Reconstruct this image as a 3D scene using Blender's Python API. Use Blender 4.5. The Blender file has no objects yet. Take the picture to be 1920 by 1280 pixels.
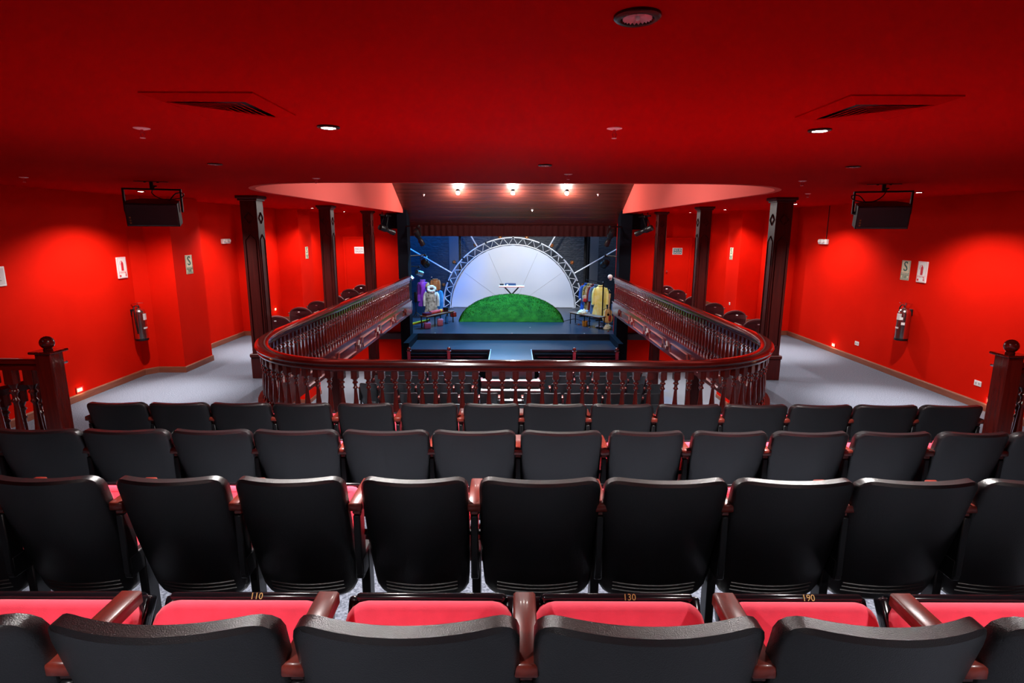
import bpy, bmesh, math, random
from mathutils import Vector, Matrix
from mathutils.geometry import tessellate_polygon
random.seed(7)
SC = bpy.context.scene
COL = SC.collection
R = math.radians

# ------------------------------------------------------------ camera
cam_data = bpy.data.cameras.new('camera')
cam = bpy.data.objects.new('camera', cam_data)
COL.objects.link(cam)
cam_data.sensor_width = 36.0
cam_data.lens = 1060.0 / 1920.0 * 36.0
cam_data.clip_start = 0.02
cam_data.clip_end = 100
cam.matrix_world = (Matrix.Translation((0, 0, 2.35)) @ Matrix.Rotation(R(90 - 11.2), 4, 'X')
                    @ Matrix.Rotation(R(0.2), 4, 'Z'))
SC.camera = cam
# ------------------------------------------------------------ world, view
world = bpy.data.worlds.new('world')
SC.world = world
world.use_nodes = True
world.node_tree.nodes['Background'].inputs[0].default_value = (0, 0, 0, 1)
world.node_tree.nodes['Background'].inputs[1].default_value = 0
vs = SC.view_settings
vs.view_transform = 'Standard'
vs.look = 'None'
vs.gamma = 1.0
vs.use_curve_mapping = False
vs.exposure = 0.55
SC.cycles.max_bounces = 6
SC.cycles.diffuse_bounces = 4
SC.cycles.glossy_bounces = 2
SC.cycles.transmission_bounces = 1
SC.cycles.caustics_reflective = False
SC.cycles.sample_clamp_indirect = 6.0
SC.cycles.use_denoising = True
SC.cycles.use_adaptive_sampling = True
SC.cycles.adaptive_threshold = 0.04


def lamp(name, kind, loc, energy, color=(1, 1, 1), target=None, size=60, blend=0.5, radius=0.05, parent=None):
    d = bpy.data.lights.new(name, kind)
    d.energy = energy
    d.color = color
    d.shadow_soft_size = radius
    if kind == 'SPOT':
        d.spot_size = R(size)
        d.spot_blend = blend
    o = bpy.data.objects.new(name, d)
    COL.objects.link(o)
    o.location = loc
    if target is not None:
        o.rotation_euler = (Vector(target) - Vector(loc)).to_track_quat('-Z', 'Y').to_euler()
    if parent:
        o.parent = parent
    return o


# stage lighting hung in the fly space behind the valance
lamp('stage_spot', 'SPOT', (-1.4, 19.4, 3.6), 420, (0.86, 0.91, 1.0), (-0.9, 24.2, 0.5), 58, 0.6, 0.08)
lamp('stage_spot', 'SPOT', (1.6, 19.4, 3.6), 680, (1.0, 0.985, 0.97), (0.9, 24.2, 0.5), 58, 0.6, 0.08)
lamp('stage_spot', 'SPOT', (-4.2, 20.4, 4.6), 1700, (0.03, 0.24, 1.0), (-4.2, 26.6, 0.6), 72, 0.7, 0.1)
lamp('stage_spot', 'SPOT', (4.2, 20.4, 4.6), 480, (0.45, 0.62, 1.0), (3.8, 26.6, 0.4), 85, 0.7, 0.1)
lamp('stage_spot', 'SPOT', (-0.6, 22.6, 5.4), 4600, (0.08, 0.44, 1.0), (-0.6, 19.4, -0.96), 90, 0.8, 0.1)
lamp('stage_spot', 'SPOT', (0.4, 19.3, 3.6), 180, (1.0, 1.0, 0.95), (0.0, 21.3, -0.5), 48, 0.8, 0.06)
lamp('stage_spot', 'SPOT', (2.9, 19.2, 3.4), 260, (1.0, 0.94, 0.82), (3.1, 21.0, -0.2), 56, 0.7, 0.06)
lamp('stage_spot', 'SPOT', (-2.6, 19.2, 3.4), 330, (0.75, 0.87, 1.0), (-3.1, 21.2, -0.2), 56, 0.7, 0.06)

# ------------------------------------------------------------ materials
MAT = {}


def mat(name, base, rough=0.5, metal=0.0, coat=0.0, spec=0.5, noise=None, bump=None, emit=None, sheen=0.0, grain=None):
    """noise=(scale, second colour), bump=(scale, strength), grain=(axis stretch xyz, second colour)"""
    if name in MAT:
        return MAT[name]
    m = bpy.data.materials.new(name)
    m.use_nodes = True
    nt = m.node_tree
    p = nt.nodes['Principled BSDF']
    p.inputs['Base Color'].default_value = (*base, 1)
    p.inputs['Roughness'].default_value = rough
    p.inputs['Metallic'].default_value = metal
    p.inputs['Coat Weight'].default_value = coat
    p.inputs['Coat Roughness'].default_value = 0.12
    p.inputs['Specular IOR Level'].default_value = spec
    p.inputs['Sheen Weight'].default_value = sheen
    tc = nt.nodes.new('ShaderNodeTexCoord')
    if noise or grain:
        n = nt.nodes.new('ShaderNodeTexNoise')
        mp = nt.nodes.new('ShaderNodeMapping')
        nt.links.new(tc.outputs['Object'], mp.inputs['Vector'])
        nt.links.new(mp.outputs['Vector'], n.inputs['Vector'])
        if noise:
            n.inputs['Scale'].default_value = noise[0]
            n.inputs['Detail'].default_value = 4
            c2 = noise[1]
        else:
            mp.inputs['Scale'].default_value = grain[0]
            n.inputs['Scale'].default_value = 1.0
            n.inputs['Detail'].default_value = 6
            n.inputs['Distortion'].default_value = 0.6
            c2 = grain[1]
        rmp = nt.nodes.new('ShaderNodeValToRGB')
        rmp.color_ramp.elements[0].position = 0.35
        rmp.color_ramp.elements[1].position = 0.65
        rmp.color_ramp.elements[0].color = (*base, 1)
        rmp.color_ramp.elements[1].color = (*c2, 1)
        nt.links.new(n.outputs['Fac'], rmp.inputs['Fac'])
        nt.links.new(rmp.outputs['Color'], p.inputs['Base Color'])
    if bump:
        b = nt.nodes.new('ShaderNodeBump')
        n2 = nt.nodes.new('ShaderNodeTexNoise')
        n2.inputs['Scale'].default_value = bump[0]
        n2.inputs['Detail'].default_value = 3
        nt.links.new(tc.outputs['Object'], n2.inputs['Vector'])
        nt.links.new(n2.outputs['Fac'], b.inputs['Height'])
        b.inputs['Strength'].default_value = bump[1]
        b.inputs['Distance'].default_value = 0.004
        nt.links.new(b.outputs['Normal'], p.inputs['Normal'])
    if emit:
        p.inputs['Emission Color'].default_value = (*emit[0], 1)
        p.inputs['Emission Strength'].default_value = emit[1]
    MAT[name] = m
    return m


RED = mat('red_wall_paint', (0.66, 0.0090, 0.0026), 0.7, spec=0.02, noise=(1.3, (0.60, 0.0076, 0.0022)), bump=(90, 0.06))
CEIL = mat('red_ceiling_paint', (0.50, 0.0010, 0.0018), 0.7, spec=0.012, noise=(0.8, (0.45, 0.0009, 0.0016)), bump=(60, 0.05))
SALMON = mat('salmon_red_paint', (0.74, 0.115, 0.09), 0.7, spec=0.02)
CARPET = mat('blue_grey_carpet', (0.060, 0.066, 0.086), 0.95, spec=0.05, noise=(95, (0.165, 0.178, 0.22)), bump=(220, 0.5))
CARPET2 = mat('lower_floor_carpet', (0.12, 0.13, 0.16), 0.95, spec=0.1, noise=(120, (0.18, 0.195, 0.23)))
MAHOG = mat('dark_mahogany', (0.085, 0.0060, 0.0040), 0.22, coat=0.6, spec=0.6, grain=((40, 40, 3), (0.13, 0.010, 0.006)))
MAHOGX = mat('dark_mahogany_rail', (0.100, 0.0060, 0.0040), 0.16, coat=0.8, spec=0.6, noise=(6, (0.13, 0.008, 0.005)))
MOULD = mat('lightened_mahogany_moulding', (0.17, 0.018, 0.011), 0.32, coat=0.3, spec=0.6)  # lighter than the beam's mahogany: highlights along the ridges put into the colour
MAHOGC = mat('dark_mahogany_column', (0.046, 0.0035, 0.0030), 0.45, coat=0.05, spec=0.22, grain=((30, 30, 2), (0.075, 0.007, 0.005)))
ARMW = mat('reddish_armrest_wood', (0.095, 0.010, 0.006), 0.38, coat=0.25, grain=((60, 6, 60), (0.15, 0.018, 0.010)))
SKIRT = mat('brown_skirting_wood', (0.20, 0.055, 0.028), 0.45, grain=((4, 4, 40), (0.26, 0.075, 0.04)))
BLKP = mat('black_textured_plastic', (0.0026, 0.0025, 0.0034), 0.34, spec=0.95, bump=(420, 0.3))
BLKM = mat('black_painted_steel', (0.005, 0.005, 0.006), 0.4, spec=0.35)
BLKG = mat('black_glossy_plastic', (0.006, 0.006, 0.008), 0.14, spec=0.5)
SEATF = mat('red_seat_fabric', (0.84, 0.062, 0.110), 0.85, spec=0.2, sheen=0.2, noise=(30, (0.78, 0.055, 0.098)), bump=(500, 0.15))
VELVET = mat('maroon_velvet', (0.055, 0.003, 0.005), 0.8, spec=0.15, sheen=0.12)
BLKW = mat('black_painted_wall', (0.0035, 0.0045, 0.008), 0.75, spec=0.06)
STFL = mat('black_stage_floor', (0.014, 0.020, 0.032), 0.34, spec=0.4, grain=((1.2, 30, 30), (0.024, 0.032, 0.046)))
DARKR = mat('dark_maroon_drape', (0.022, 0.0028, 0.003), 0.85, spec=0.1)
PLANK = mat('brown_ceiling_planks', (0.085, 0.016, 0.009), 0.4, coat=0.15, grain=((1.5, 22, 22), (0.045, 0.009, 0.006)))
TRUSS = mat('bright_truss_metal', (0.80, 0.83, 0.87), 0.3, metal=0.25)
CHROME = mat('chrome', (0.75, 0.76, 0.78), 0.14, metal=1.0)
STEEL = mat('brushed_stainless_steel', (0.62, 0.60, 0.58), 0.2, metal=1.0)
ALU = mat('satin_aluminium', (0.72, 0.74, 0.77), 0.3, metal=1.0)
WHITE = mat('white_plastic', (0.80, 0.79, 0.76), 0.5)
CREAM = mat('cream_sign_board', (0.78, 0.74, 0.52), 0.5)
GREEN = mat('dark_green_print', (0.005, 0.13, 0.10), 0.5)
TEAL = mat('teal_sign_board', (0.01, 0.20, 0.22), 0.5)
REDPR = mat('red_print', (0.60, 0.015, 0.03), 0.5)
GREYPR = mat('grey_print', (0.18, 0.17, 0.18), 0.6)
PAPER = mat('grey_paper', (0.62, 0.57, 0.57), 0.7)
GOLD = mat('gold_print', (0.40, 0.25, 0.07), 0.45, metal=0.3)
PINKW = mat('pinkish_white_metal', (0.95, 0.82, 0.80), 0.4)
CLOTH = mat('white_backdrop_cloth', (0.66, 0.70, 0.78), 0.9, spec=0.1, noise=(0.7, (0.60, 0.66, 0.77)))
SEAM = mat('grey_cloth_seam', (0.42, 0.43, 0.46), 0.9)
GRASS = mat('artificial_grass', (0.012, 0.075, 0.004), 0.9, spec=0.1, noise=(4, (0.026, 0.15, 0.008)), bump=(60, 1.0))
COPPER = mat('copper_glass', (0.75, 0.26, 0.08), 0.12, metal=0.8)
BENCHW = mat('brown_bench_wood', (0.30, 0.14, 0.065), 0.5, grain=((3, 40, 40), (0.20, 0.085, 0.04)))
LAMPON = mat('lit_lamp_lens', (1, 1, 1), 0.3, emit=((1.0, 0.97, 0.92), 45))
BULB = mat('lit_globe_bulb', (1, 1, 1), 0.3, emit=((1.0, 0.96, 0.9), 60))
LAMPOFF = mat('unlit_reflector_lens', (0.85, 0.42, 0.46), 0.3, metal=0.2)
STEPL = mat('lit_step_light', (1, 0.5, 0.2), 0.4, emit=((1.0, 0.42, 0.12), 6))
BRONZE = mat('dark_bronze_ring', (0.05, 0.012, 0.008), 0.25, metal=0.7)
BRICKW = mat('dark_painted_brick_wall', (0.030, 0.036, 0.048), 0.45, spec=0.4, noise=(3, (0.042, 0.050, 0.064)))
PILW = mat('grey_painted_pilaster', (0.085, 0.095, 0.115), 0.55)


def brick_bump():
    nt = BRICKW.node_tree
    p = nt.nodes['Principled BSDF']
    tc = nt.nodes.new('ShaderNodeTexCoord')
    mp = nt.nodes.new('ShaderNodeMapping')
    mp.inputs['Rotation'].default_value = (R(90), 0, 0)
    b = nt.nodes.new('ShaderNodeTexBrick')
    b.inputs['Scale'].default_value = 1.0
    b.inputs['Brick Width'].default_value = 0.26
    b.inputs['Row Height'].default_value = 0.10
    b.inputs['Mortar Size'].default_value = 0.012
    bm_ = nt.nodes.new('ShaderNodeBump')
    bm_.inputs['Distance'].default_value = 0.02
    bm_.inputs['Strength'].default_value = 0.9
    n = nt.nodes.new('ShaderNodeTexNoise')
    n.inputs['Scale'].default_value = 9
    add = nt.nodes.new('ShaderNodeMath')
    add.operation = 'MULTIPLY_ADD'
    add.inputs[1].default_value = -0.6
    nt.links.new(tc.outputs['Object'], mp.inputs['Vector'])
    nt.links.new(mp.outputs['Vector'], b.inputs['Vector'])
    nt.links.new(tc.outputs['Object'], n.inputs['Vector'])
    nt.links.new(b.outputs['Fac'], add.inputs[0])
    nt.links.new(n.outputs['Fac'], add.inputs[2])
    nt.links.new(add.outputs[0], bm_.inputs['Height'])
    nt.links.new(bm_.outputs['Normal'], p.inputs['Normal'])


brick_bump()


def cloth_mat(name, c, c2=None, scale=8):
    return mat('fabric_' + name, c, 0.85, spec=0.2, noise=(scale, c2 or tuple(v * 0.7 for v in c)))


# ------------------------------------------------------------ mesh helpers
class MB:
    def __init__(s):
        s.v = []
        s.f = []

    def add(s, vs_, fs):
        o = len(s.v)
        s.v += [tuple(v) for v in vs_]
        s.f += [tuple(i + o for i in f) for f in fs]
        return s

    def box(s, x0, x1, y0, y1, z0, z1, M=None):
        vs_ = [Vector(p) for p in ((x0, y0, z0), (x1, y0, z0), (x1, y1, z0), (x0, y1, z0),
                                   (x0, y0, z1), (x1, y0, z1), (x1, y1, z1), (x0, y1, z1))]
        if M:
            vs_ = [M @ v for v in vs_]
        return s.add(vs_, [(0, 3, 2, 1), (4, 5, 6, 7), (0, 1, 5, 4), (1, 2, 6, 5), (2, 3, 7, 6), (3, 0, 4, 7)])

    def bbox(s, x0, x1, y0, y1, z0, z1, b=0.005, seg=1, M=None):
        bm = bmesh.new()
        bmesh.ops.create_cube(bm, size=1)
        for v in bm.verts:
            v.co = Vector(((x0 + x1) / 2 + v.co.x * (x1 - x0), (y0 + y1) / 2 + v.co.y * (y1 - y0),
                           (z0 + z1) / 2 + v.co.z * (z1 - z0)))
        bmesh.ops.bevel(bm, geom=list(bm.edges), offset=b, segments=seg, profile=0.5, affect='EDGES')
        bm.verts.index_update()
        s.add([(M @ v.co if M else v.co) for v in bm.verts], [[v.index for v in f.verts] for f in bm.faces])
        bm.free()
        return s

    def tube(s, pts, r, n=8, close=False, caps=True):
        pts = [Vector(p) for p in pts]
        m = len(pts)
        rings = []
        up = None
        for i, p in enumerate(pts):
            if close:
                t = (pts[(i + 1) % m] - pts[i - 1])
            else:
                t = pts[min(i + 1, m - 1)] - pts[max(i - 1, 0)]
            t.normalize()
            if up is None:
                up = Vector((0, 0, 1)) if abs(t.z) < 0.9 else Vector((1, 0, 0))
            a = t.cross(up).normalized()
            b = a.cross(t).normalized()
            up = b
            rr = r[i] if isinstance(r, (list, tuple)) else r
            rings.append([p + (a * math.cos(2 * math.pi * k / n) + b * math.sin(2 * math.pi * k / n)) * rr for k in range(n)])
        vs_ = [v for ring in rings for v in ring]
        fs = []
        for i in range(m if close else m - 1):
            j = (i + 1) % m
            for k in range(n):
                l = (k + 1) % n
                fs.append((i * n + k, i * n + l, j * n + l, j * n + k))
        if not close and caps:
            fs.append(tuple(range(n))[::-1])
            fs.append(tuple((m - 1) * n + k for k in range(n)))
        return s.add(vs_, fs)

    def lathe(s, prof, n=16, M=None, cap0=True, cap1=True):
        vs_ = []
        for (r, z) in prof:
            for k in range(n):
                a = 2 * math.pi * k / n
                v = Vector((r * math.cos(a), r * math.sin(a), z))
                vs_.append(M @ v if M else v)
        fs = []
        for i in range(len(prof) - 1):
            for k in range(n):
                l = (k + 1) % n
                fs.append((i * n + k, i * n + l, (i + 1) * n + l, (i + 1) * n + k))
        if cap0:
            fs.append(tuple(range(n))[::-1])
        if cap1:
            fs.append(tuple((len(prof) - 1) * n + k for k in range(n)))
        return s.add(vs_, fs)

    def sphere(s, c, r, n=14, m=9, sq=(1, 1, 1)):
        prof = [(max(1e-4, r * math.sin(math.pi * i / m)), -r * math.cos(math.pi * i / m)) for i in range(m + 1)]
        return s.lathe(prof, n, Matrix.Translation(c) @ Matrix.Diagonal((*sq, 1)))

    def prism(s, poly, z0, z1, M=None):
        """poly: list of (x,y) extruded z0..z1"""
        n = len(poly)
        tris = tessellate_polygon([[Vector((p[0], p[1], 0)) for p in poly]])
        vs_ = [Vector((p[0], p[1], z0)) for p in poly] + [Vector((p[0], p[1], z1)) for p in poly]
        if M:
            vs_ = [M @ v for v in vs_]
        fs = [(i, (i + 1) % n, (i + 1) % n + n, i + n) for i in range(n)]
        fs += [tuple(t) for t in tris] + [tuple(i + n for i in t)[::-1] for t in tris]
        return s.add(vs_, fs)

    def sweep(s, path, prof, caps=True, zref=0.0):
        """path: list of (x,y); prof: closed list of (offset along the left normal, z)"""
        m, n = len(path), len(prof)
        vs_ = []
        for i in range(m):
            a = Vector(path[max(i - 1, 0)][:2])
            b = Vector(path[min(i + 1, m - 1)][:2])
            t = (b - a).normalized()
            nr = Vector((-t.y, t.x))
            p = Vector(path[i][:2])
            zz = path[i][2] if len(path[i]) > 2 else 0
            for (o, z) in prof:
                q = p + nr * o
                vs_.append((q.x, q.y, z + zz))
        fs = []
        for i in range(m - 1):
            for k in range(n):
                l = (k + 1) % n
                fs.append((i * n + k, i * n + l, (i + 1) * n + l, (i + 1) * n + k))
        if caps:
            fs.append(tuple(range(n)))
            fs.append(tuple((m - 1) * n + k for k in range(n))[::-1])
        return s.add(vs_, fs)

    def mesh(s, name, material, smooth=None):
        me = bpy.data.meshes.new(name)
        me.from_pydata(s.v, [], s.f)
        bm = bmesh.new()
        bm.from_mesh(me)
        bmesh.ops.recalc_face_normals(bm, faces=bm.faces)
        bm.to_mesh(me)
        bm.free()
        me.materials.append(material)
        if smooth is not None:
            for p in me.polygons:
                p.use_smooth = True
            me.set_sharp_from_angle(angle=R(smooth))
        return me

    def build(s, name, material, parent=None, smooth=None, loc=None, rot=None):
        return link(name, s.mesh(name, material, smooth), parent, loc, rot)


def link(name, me, parent=None, loc=None, rot=None):
    o = bpy.data.objects.new(name, me)
    COL.objects.link(o)
    if loc is not None:
        o.location = loc
    if rot is not None:
        o.rotation_euler = rot
    if parent:
        o.parent = parent
    return o


def tag(o, label, cat, group=None):
    o['label'] = label
    o['category'] = cat
    if group:
        o['group'] = group
    return o


def thing(name, label, cat, loc=(0, 0, 0), rotz=0, group=None, rot=None):
    o = bpy.data.objects.new(name, None)
    o.empty_display_size = 0.1
    COL.objects.link(o)
    o.location = loc
    o.rotation_euler = rot if rot else (0, 0, rotz)
    return tag(o, label, cat, group)


def struct(name, mb, m, smooth=None, parent=None):
    o = mb.build(name, m, parent, smooth)
    o['kind'] = 'structure'
    return o


_txt = {}


def text(body, size, material, parent, M, name='lettering', depth=0.002, align='CENTER'):
    key = (body, size, align)
    if key not in _txt:
        cu = bpy.data.curves.new('t', 'FONT')
        cu.body = body
        cu.size = size
        cu.align_x = align
        cu.align_y = 'CENTER'
        cu.extrude = depth
        cu.resolution_u = 3
        tmp = bpy.data.objects.new('t', cu)
        COL.objects.link(tmp)
        dg = bpy.context.evaluated_depsgraph_get()
        me = bpy.data.meshes.new_from_object(tmp.evaluated_get(dg))
        bpy.data.objects.remove(tmp)
        bpy.data.curves.remove(cu)
        _txt[key] = me
    me = _txt[key].copy()
    me.materials.clear()
    me.materials.append(material)
    o = link(name, me, parent)
    o.matrix_local = M
    return o


ORD = ['first', 'second', 'third', 'fourth', 'fifth', 'sixth', 'seventh', 'eighth', 'ninth', 'tenth',
       'eleventh', 'twelfth', 'thirteenth', 'fourteenth', 'fifteenth', 'sixteenth']


def catmull(pts, step):
    P = [Vector(p) for p in pts]
    out = []
    for i in range(len(P) - 1):
        p0, p1, p2, p3 = P[max(i - 1, 0)], P[i], P[i + 1], P[min(i + 2, len(P) - 1)]
        n = max(1, int((p2 - p1).length / step))
        for k in range(n):
            t = k / n
            out.append(0.5 * ((2 * p1) + (p2 - p0) * t + (2 * p0 - 5 * p1 + 4 * p2 - p3) * t * t
                              + (3 * p1 - p0 - 3 * p2 + p3) * t ** 3))
    out.append(P[-1])
    return out


def corner_path(xl, xr, yf, ye, cx, cy, ex=2.3, n=14):
    """U-shaped plan: down the left side, rounded corner, front, rounded corner, up the right side"""
    pts = [(xl[1], ye), ((xl[0] + xl[1]) / 2, (ye + yf + cy) / 2), (xl[0], yf + cy)]
    for i in range(1, n):
        a = math.pi / 2 * i / n
        c, s_ = math.cos(a) ** (2 / ex), math.sin(a) ** (2 / ex)
        pts.append((xl[0] + cx - cx * c, yf + cy - cy * s_))
    pts += [(xl[0] + cx, yf), (xr[0] - cx, yf)]
    for i in range(1, n):
        a = math.pi / 2 * i / n
        c, s_ = math.cos(a) ** (2 / ex), math.sin(a) ** (2 / ex)
        pts.append((xr[0] - cx + cx * s_, yf + cy - cy * c))
    pts += [(xr[0], yf + cy), ((xr[0] + xr[1]) / 2, (ye + yf + cy) / 2), (xr[1], ye)]
    return pts


# ------------------------------------------------------------ dimensions
XL, XR = -6.0, 6.31
YB, YE = -2.6, 18.2           # rear wall, end walls beside the stage
ZC = 2.84                     # ceiling
ZL = -2.25                    # lower floor
YP = 17.6                     # front of the stage opening
RAIL = corner_path((-3.40, -3.22), (3.46, 3.22), 6.13, YP, 1.75, 2.05)
RIM = corner_path((-3.36, -3.34), (3.42, 3.36), 6.3, YE, 1.6, 1.9)

# ------------------------------------------------------------ room shell
# balcony floor (U shape around the opening), as a slab
poly = [(XL, YB), (XR, YB), (XR, YE), (3.22, YE)] + RAIL[::-1] + [(-3.22, YE), (XL, YE)]
struct('floor', MB().prism(poly, -0.22, 0.0), CARPET)
poly = [(XL, YB), (XR, YB), (XR, YE)] + RIM[::-1] + [(XL, YE)]
struct('ceiling', MB().prism(poly, ZC, ZC + 0.10), CEIL)
struct('floor_stalls', MB().box(XL, XR, YB, YE, ZL - 0.2, ZL), CARPET2)

# left wall with its pilasters, down through both storeys
lw = [(XL - 0.3, YB), (XL, YB), (XL, 8.95), (-5.86, 9.13), (-5.43, 9.13), (-5.43, 10.0), (XL, 10.0),
      (XL, 12.45), (-5.72, 12.45), (-5.72, 13.2), (XL, 13.2), (XL, 14.62), (-5.43, 14.62), (-5.43, 15.5),
      (XL, 15.5), (XL, YE), (XL - 0.3, YE)]
struct('wall_left', MB().prism(lw, ZL, ZC), RED)
rw = [(XR + 0.3, YB), (XR, YB), (XR, 12.74), (5.95, 12.74), (5.95, 13.3), (XR, 13.3), (XR, 14.45), (5.75, 14.45),
      (5.75, 15.3), (XR, 15.3), (XR, YE), (XR + 0.3, YE)]
struct('wall_right', MB().prism(rw[::-1], ZL, ZC), RED)
struct('wall_rear', MB().box(XL - 0.3, XR + 0.3, YB - 0.3, YB, ZL, ZC), RED)
struct('wall_end_left', MB().box(XL - 0.3, -3.36, YE, YE + 0.3, ZL, ZC + 0.1), RED)
struct('wall_end_right', MB().box(3.36, XR + 0.3, YE, YE + 0.3, ZL, ZC + 0.1), RED)


def skirting(name, pts, z=0.0):
    struct(name, MB().sweep(pts, [(0, z), (0.022, z), (0.022, z + 0.085), (0.014, z + 0.1), (0, z + 0.1)]), SKIRT)


skirting('baseboard_left', [p for p in lw[1:-1]][::-1])
skirting('baseboard_right', rw[1:-1])
skirting('baseboard_end_left', [(-3.4, YE), (XL, YE)])
skirting('baseboard_end_right', [(XR, YE), (3.4, YE)])
skirting('baseboard_lower_left', [p for p in lw[1:-1]][::-1], ZL)
skirting('baseboard_lower_right', rw[1:-1], ZL)
skirting('baseboard_lower_end_left', [(-3.4, YE), (XL, YE)], ZL)
skirting('baseboard_lower_end_right', [(XR, YE), (3.4, YE)], ZL)

# walls of the void above the ceiling opening
mb = MB().sweep(RIM, [(0.015, ZC - 0.004), (-0.06, ZC - 0.004), (-0.06, 5.6), (0.015, 5.6)])
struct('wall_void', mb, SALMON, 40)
struct('ceiling_void', MB().box(-3.6, 3.7, 6.0, 14.6, 5.6, 5.7), BLKW)

# sloping timber ceiling over the void: real boards
SL0, SL1 = Vector((0, 18.62, 2.46)), Vector((0, 11.9, 5.55))
sd = (SL1 - SL0)
slen = sd.length
sd.normalize()
snorm = Vector((0, -sd.z, sd.y))
if snorm.z > 0:
    snorm = -snorm
wc = MB().add([SL0 + Vector((-3.42, 0, 0)) - snorm * 0.03, SL0 + Vector((3.48, 0, 0)) - snorm * 0.03,
               SL1 + Vector((3.48, 0, 0)) - snorm * 0.03, SL1 + Vector((-3.42, 0, 0)) - snorm * 0.03], [(0, 1, 2, 3)])
timber = struct('ceiling_timber', wc, DARKR)
nb = 34
for i in range(nb):
    a, b = slen * i / nb, slen * (i + 1) / nb - 0.012
    jit = random.uniform(0, 0.006)
    vs_ = []
    for d in (0.0, 0.03):
        for (x, s_) in ((-3.34, a), (3.40, a), (3.40, b), (-3.34, b)):
            vs_.append(SL0 + Vector((x, 0, 0)) + sd * s_ - snorm * (d - jit))
    m_ = MB().add(vs_, [(0, 1, 2, 3), (7, 6, 5, 4), (0, 4, 5, 1), (1, 5, 6, 2), (2, 6, 7, 3), (3, 7, 4, 0)])
    m_.build('plank', PLANK, timber)

# ------------------------------------------------------------ stage house
ZST, ZAP = -0.96, -1.15
struct('floor_stage', MB().box(-5.6, 5.6, 18.0, 27.0, ZST - 0.19, ZST), STFL)
struct('floor_apron', MB().prism([(-3.05, 16.42), (-0.63, 16.42), (-0.63, 13.76), (0.57, 13.76), (0.57, 16.42), (3.15, 16.42),
                                  (3.15, 18.0), (-3.05, 18.0)], ZL, ZAP), STFL)
for s, (x0, x1) in enumerate(((-3.52, -3.22), (3.30, 3.66))):
    struct('wall_pier_' + ('left', 'right')[s], MB().box(x0, x1, YP, 18.1, ZL, 3.4), BLKW)
struct('wall_stage_left', MB().box(-5.9, -5.6, 18.5, 27.3, ZST - 0.2, 7), BLKW)
struct('wall_stage_right', MB().box(5.6, 5.9, 18.5, 27.3, ZST - 0.2, 7), BLKW)
struct('wall_stage_front_left', MB().box(-5.6, -3.4, 18.55, 18.75, ZST, 7), BLKW)
struct('wall_stage_front_right', MB().box(3.5, 5.6, 18.55, 18.75, ZST, 7), BLKW)
struct('wall_stage_back', MB().box(-5.9, 5.9, 27.0, 27.3, ZST - 0.2, 7), BRICKW)
struct('wall_pilaster_left', MB().box(-2.95, -2.50, 26.7, 27.0, ZST, 7), PILW)
struct('wall_pilaster_right', MB().box(3.62, 4.02, 26.7, 27.0, ZST, 7), PILW)
struct('ceiling_stage', MB().box(-5.9, 5.9, 18.7, 27.3, 7, 7.1), BLKW)
struct('wall_header', MB().box(-3.4, 3.5, 18.66, 18.80, 2.3, 7.0), BLKW)
# black header blocks beside the opening at ceiling height
for x0, x1 in ((-3.22, -3.05), (3.15, 3.30)):
    struct('floor_ledge', MB().box(x0, x1, 16.42, 18.0, ZL, ZST), BLKW)
for x0, x1 in ((-4.05, -3.52), (3.66, 4.15)):
    struct('trim_header', MB().box(x0, x1, 17.75, YE, 2.36, ZC - 0.05), BLKW)
# valance, pleated
pts = []
for i in range(241):
    x = -3.36 + 6.78 * i / 240
    pts.append((x, 18.60 + 0.018 * math.sin(x * 34) + 0.010 * math.sin(x * 13)))
val = MB().sweep(pts, [(0.006, 2.13), (-0.006, 2.13), (-0.006, 2.52), (0.006, 2.52)]).build('stage_valance', DARKR, None, 60)
tag(val, 'dark maroon pleated valance across the top of the stage opening', 'curtain')
# dark pipe on the back wall
o = MB().tube([(3.5, 26.6, ZST), (3.5, 26.6, 6.5)], 0.07, 10).build('wall_pipe', BLKM, None, 40)
tag(o, 'dark vertical pipe on the stage back wall beside the right pilaster', 'pipe')
o = MB()
z = ZST + 2.2
for i in range(53):
    o.tube([(-2.30 + 0.02 * math.cos(k), 26.6, z + i * 0.11 + 0.035 * math.sin(k)) for k in [j * math.pi / 3 for j in range(6)]], 0.008, 5, True)
o = o.build('hoist_chain', BLKM)
tag(o, 'dark hanging chain beside the left pilaster of the stage back wall', 'chain')

# steps from the runway down to the lower floor
st = thing('stage_steps', 'dark steps with pale nosings leading up to the stage runway', 'steps', (-0.03, 13.76, ZL))
zz, yy = ZAP, 13.76
i = 0
for _ in range(3):
    zz -= 0.182
    MB().box(-0.72, 0.72, yy - 0.235 - 13.76, yy - 13.76 + 0.0, 0, zz - ZL).build('tread', BLKM, st)
    MB().bbox(-0.73, 0.73, yy - 0.24 - 13.76, yy - 13.76 - 0.045, zz - ZL + 0.001, zz - ZL + 0.016, 0.004).build('nosing', ALU, st)
    MB().sphere((0, yy - 0.12 - 13.76, zz - ZL + 0.022), 0.016, 8, 5).build('step_lamp', WHITE, st)
    yy -= 0.235
for x, nm in ((-0.63, 'left'), (0.57, 'right')):
    o = MB().bbox(x - 0.015, x + 0.015, 13.76, 16.42, ZAP, ZAP + 0.018, 0.004).build('edge_strip', ALU)
    tag(o, 'pale metal edge strip along the %s side of the stage runway' % nm, 'edge strip')
o = MB().bbox(-0.60, 0.54, 13.78, 14.6, ZAP, ZAP + 0.006, 0.002).build('runway_mat', CARPET2)
tag(o, 'grey carpet mat at the near end of the stage runway', 'mat')

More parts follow.
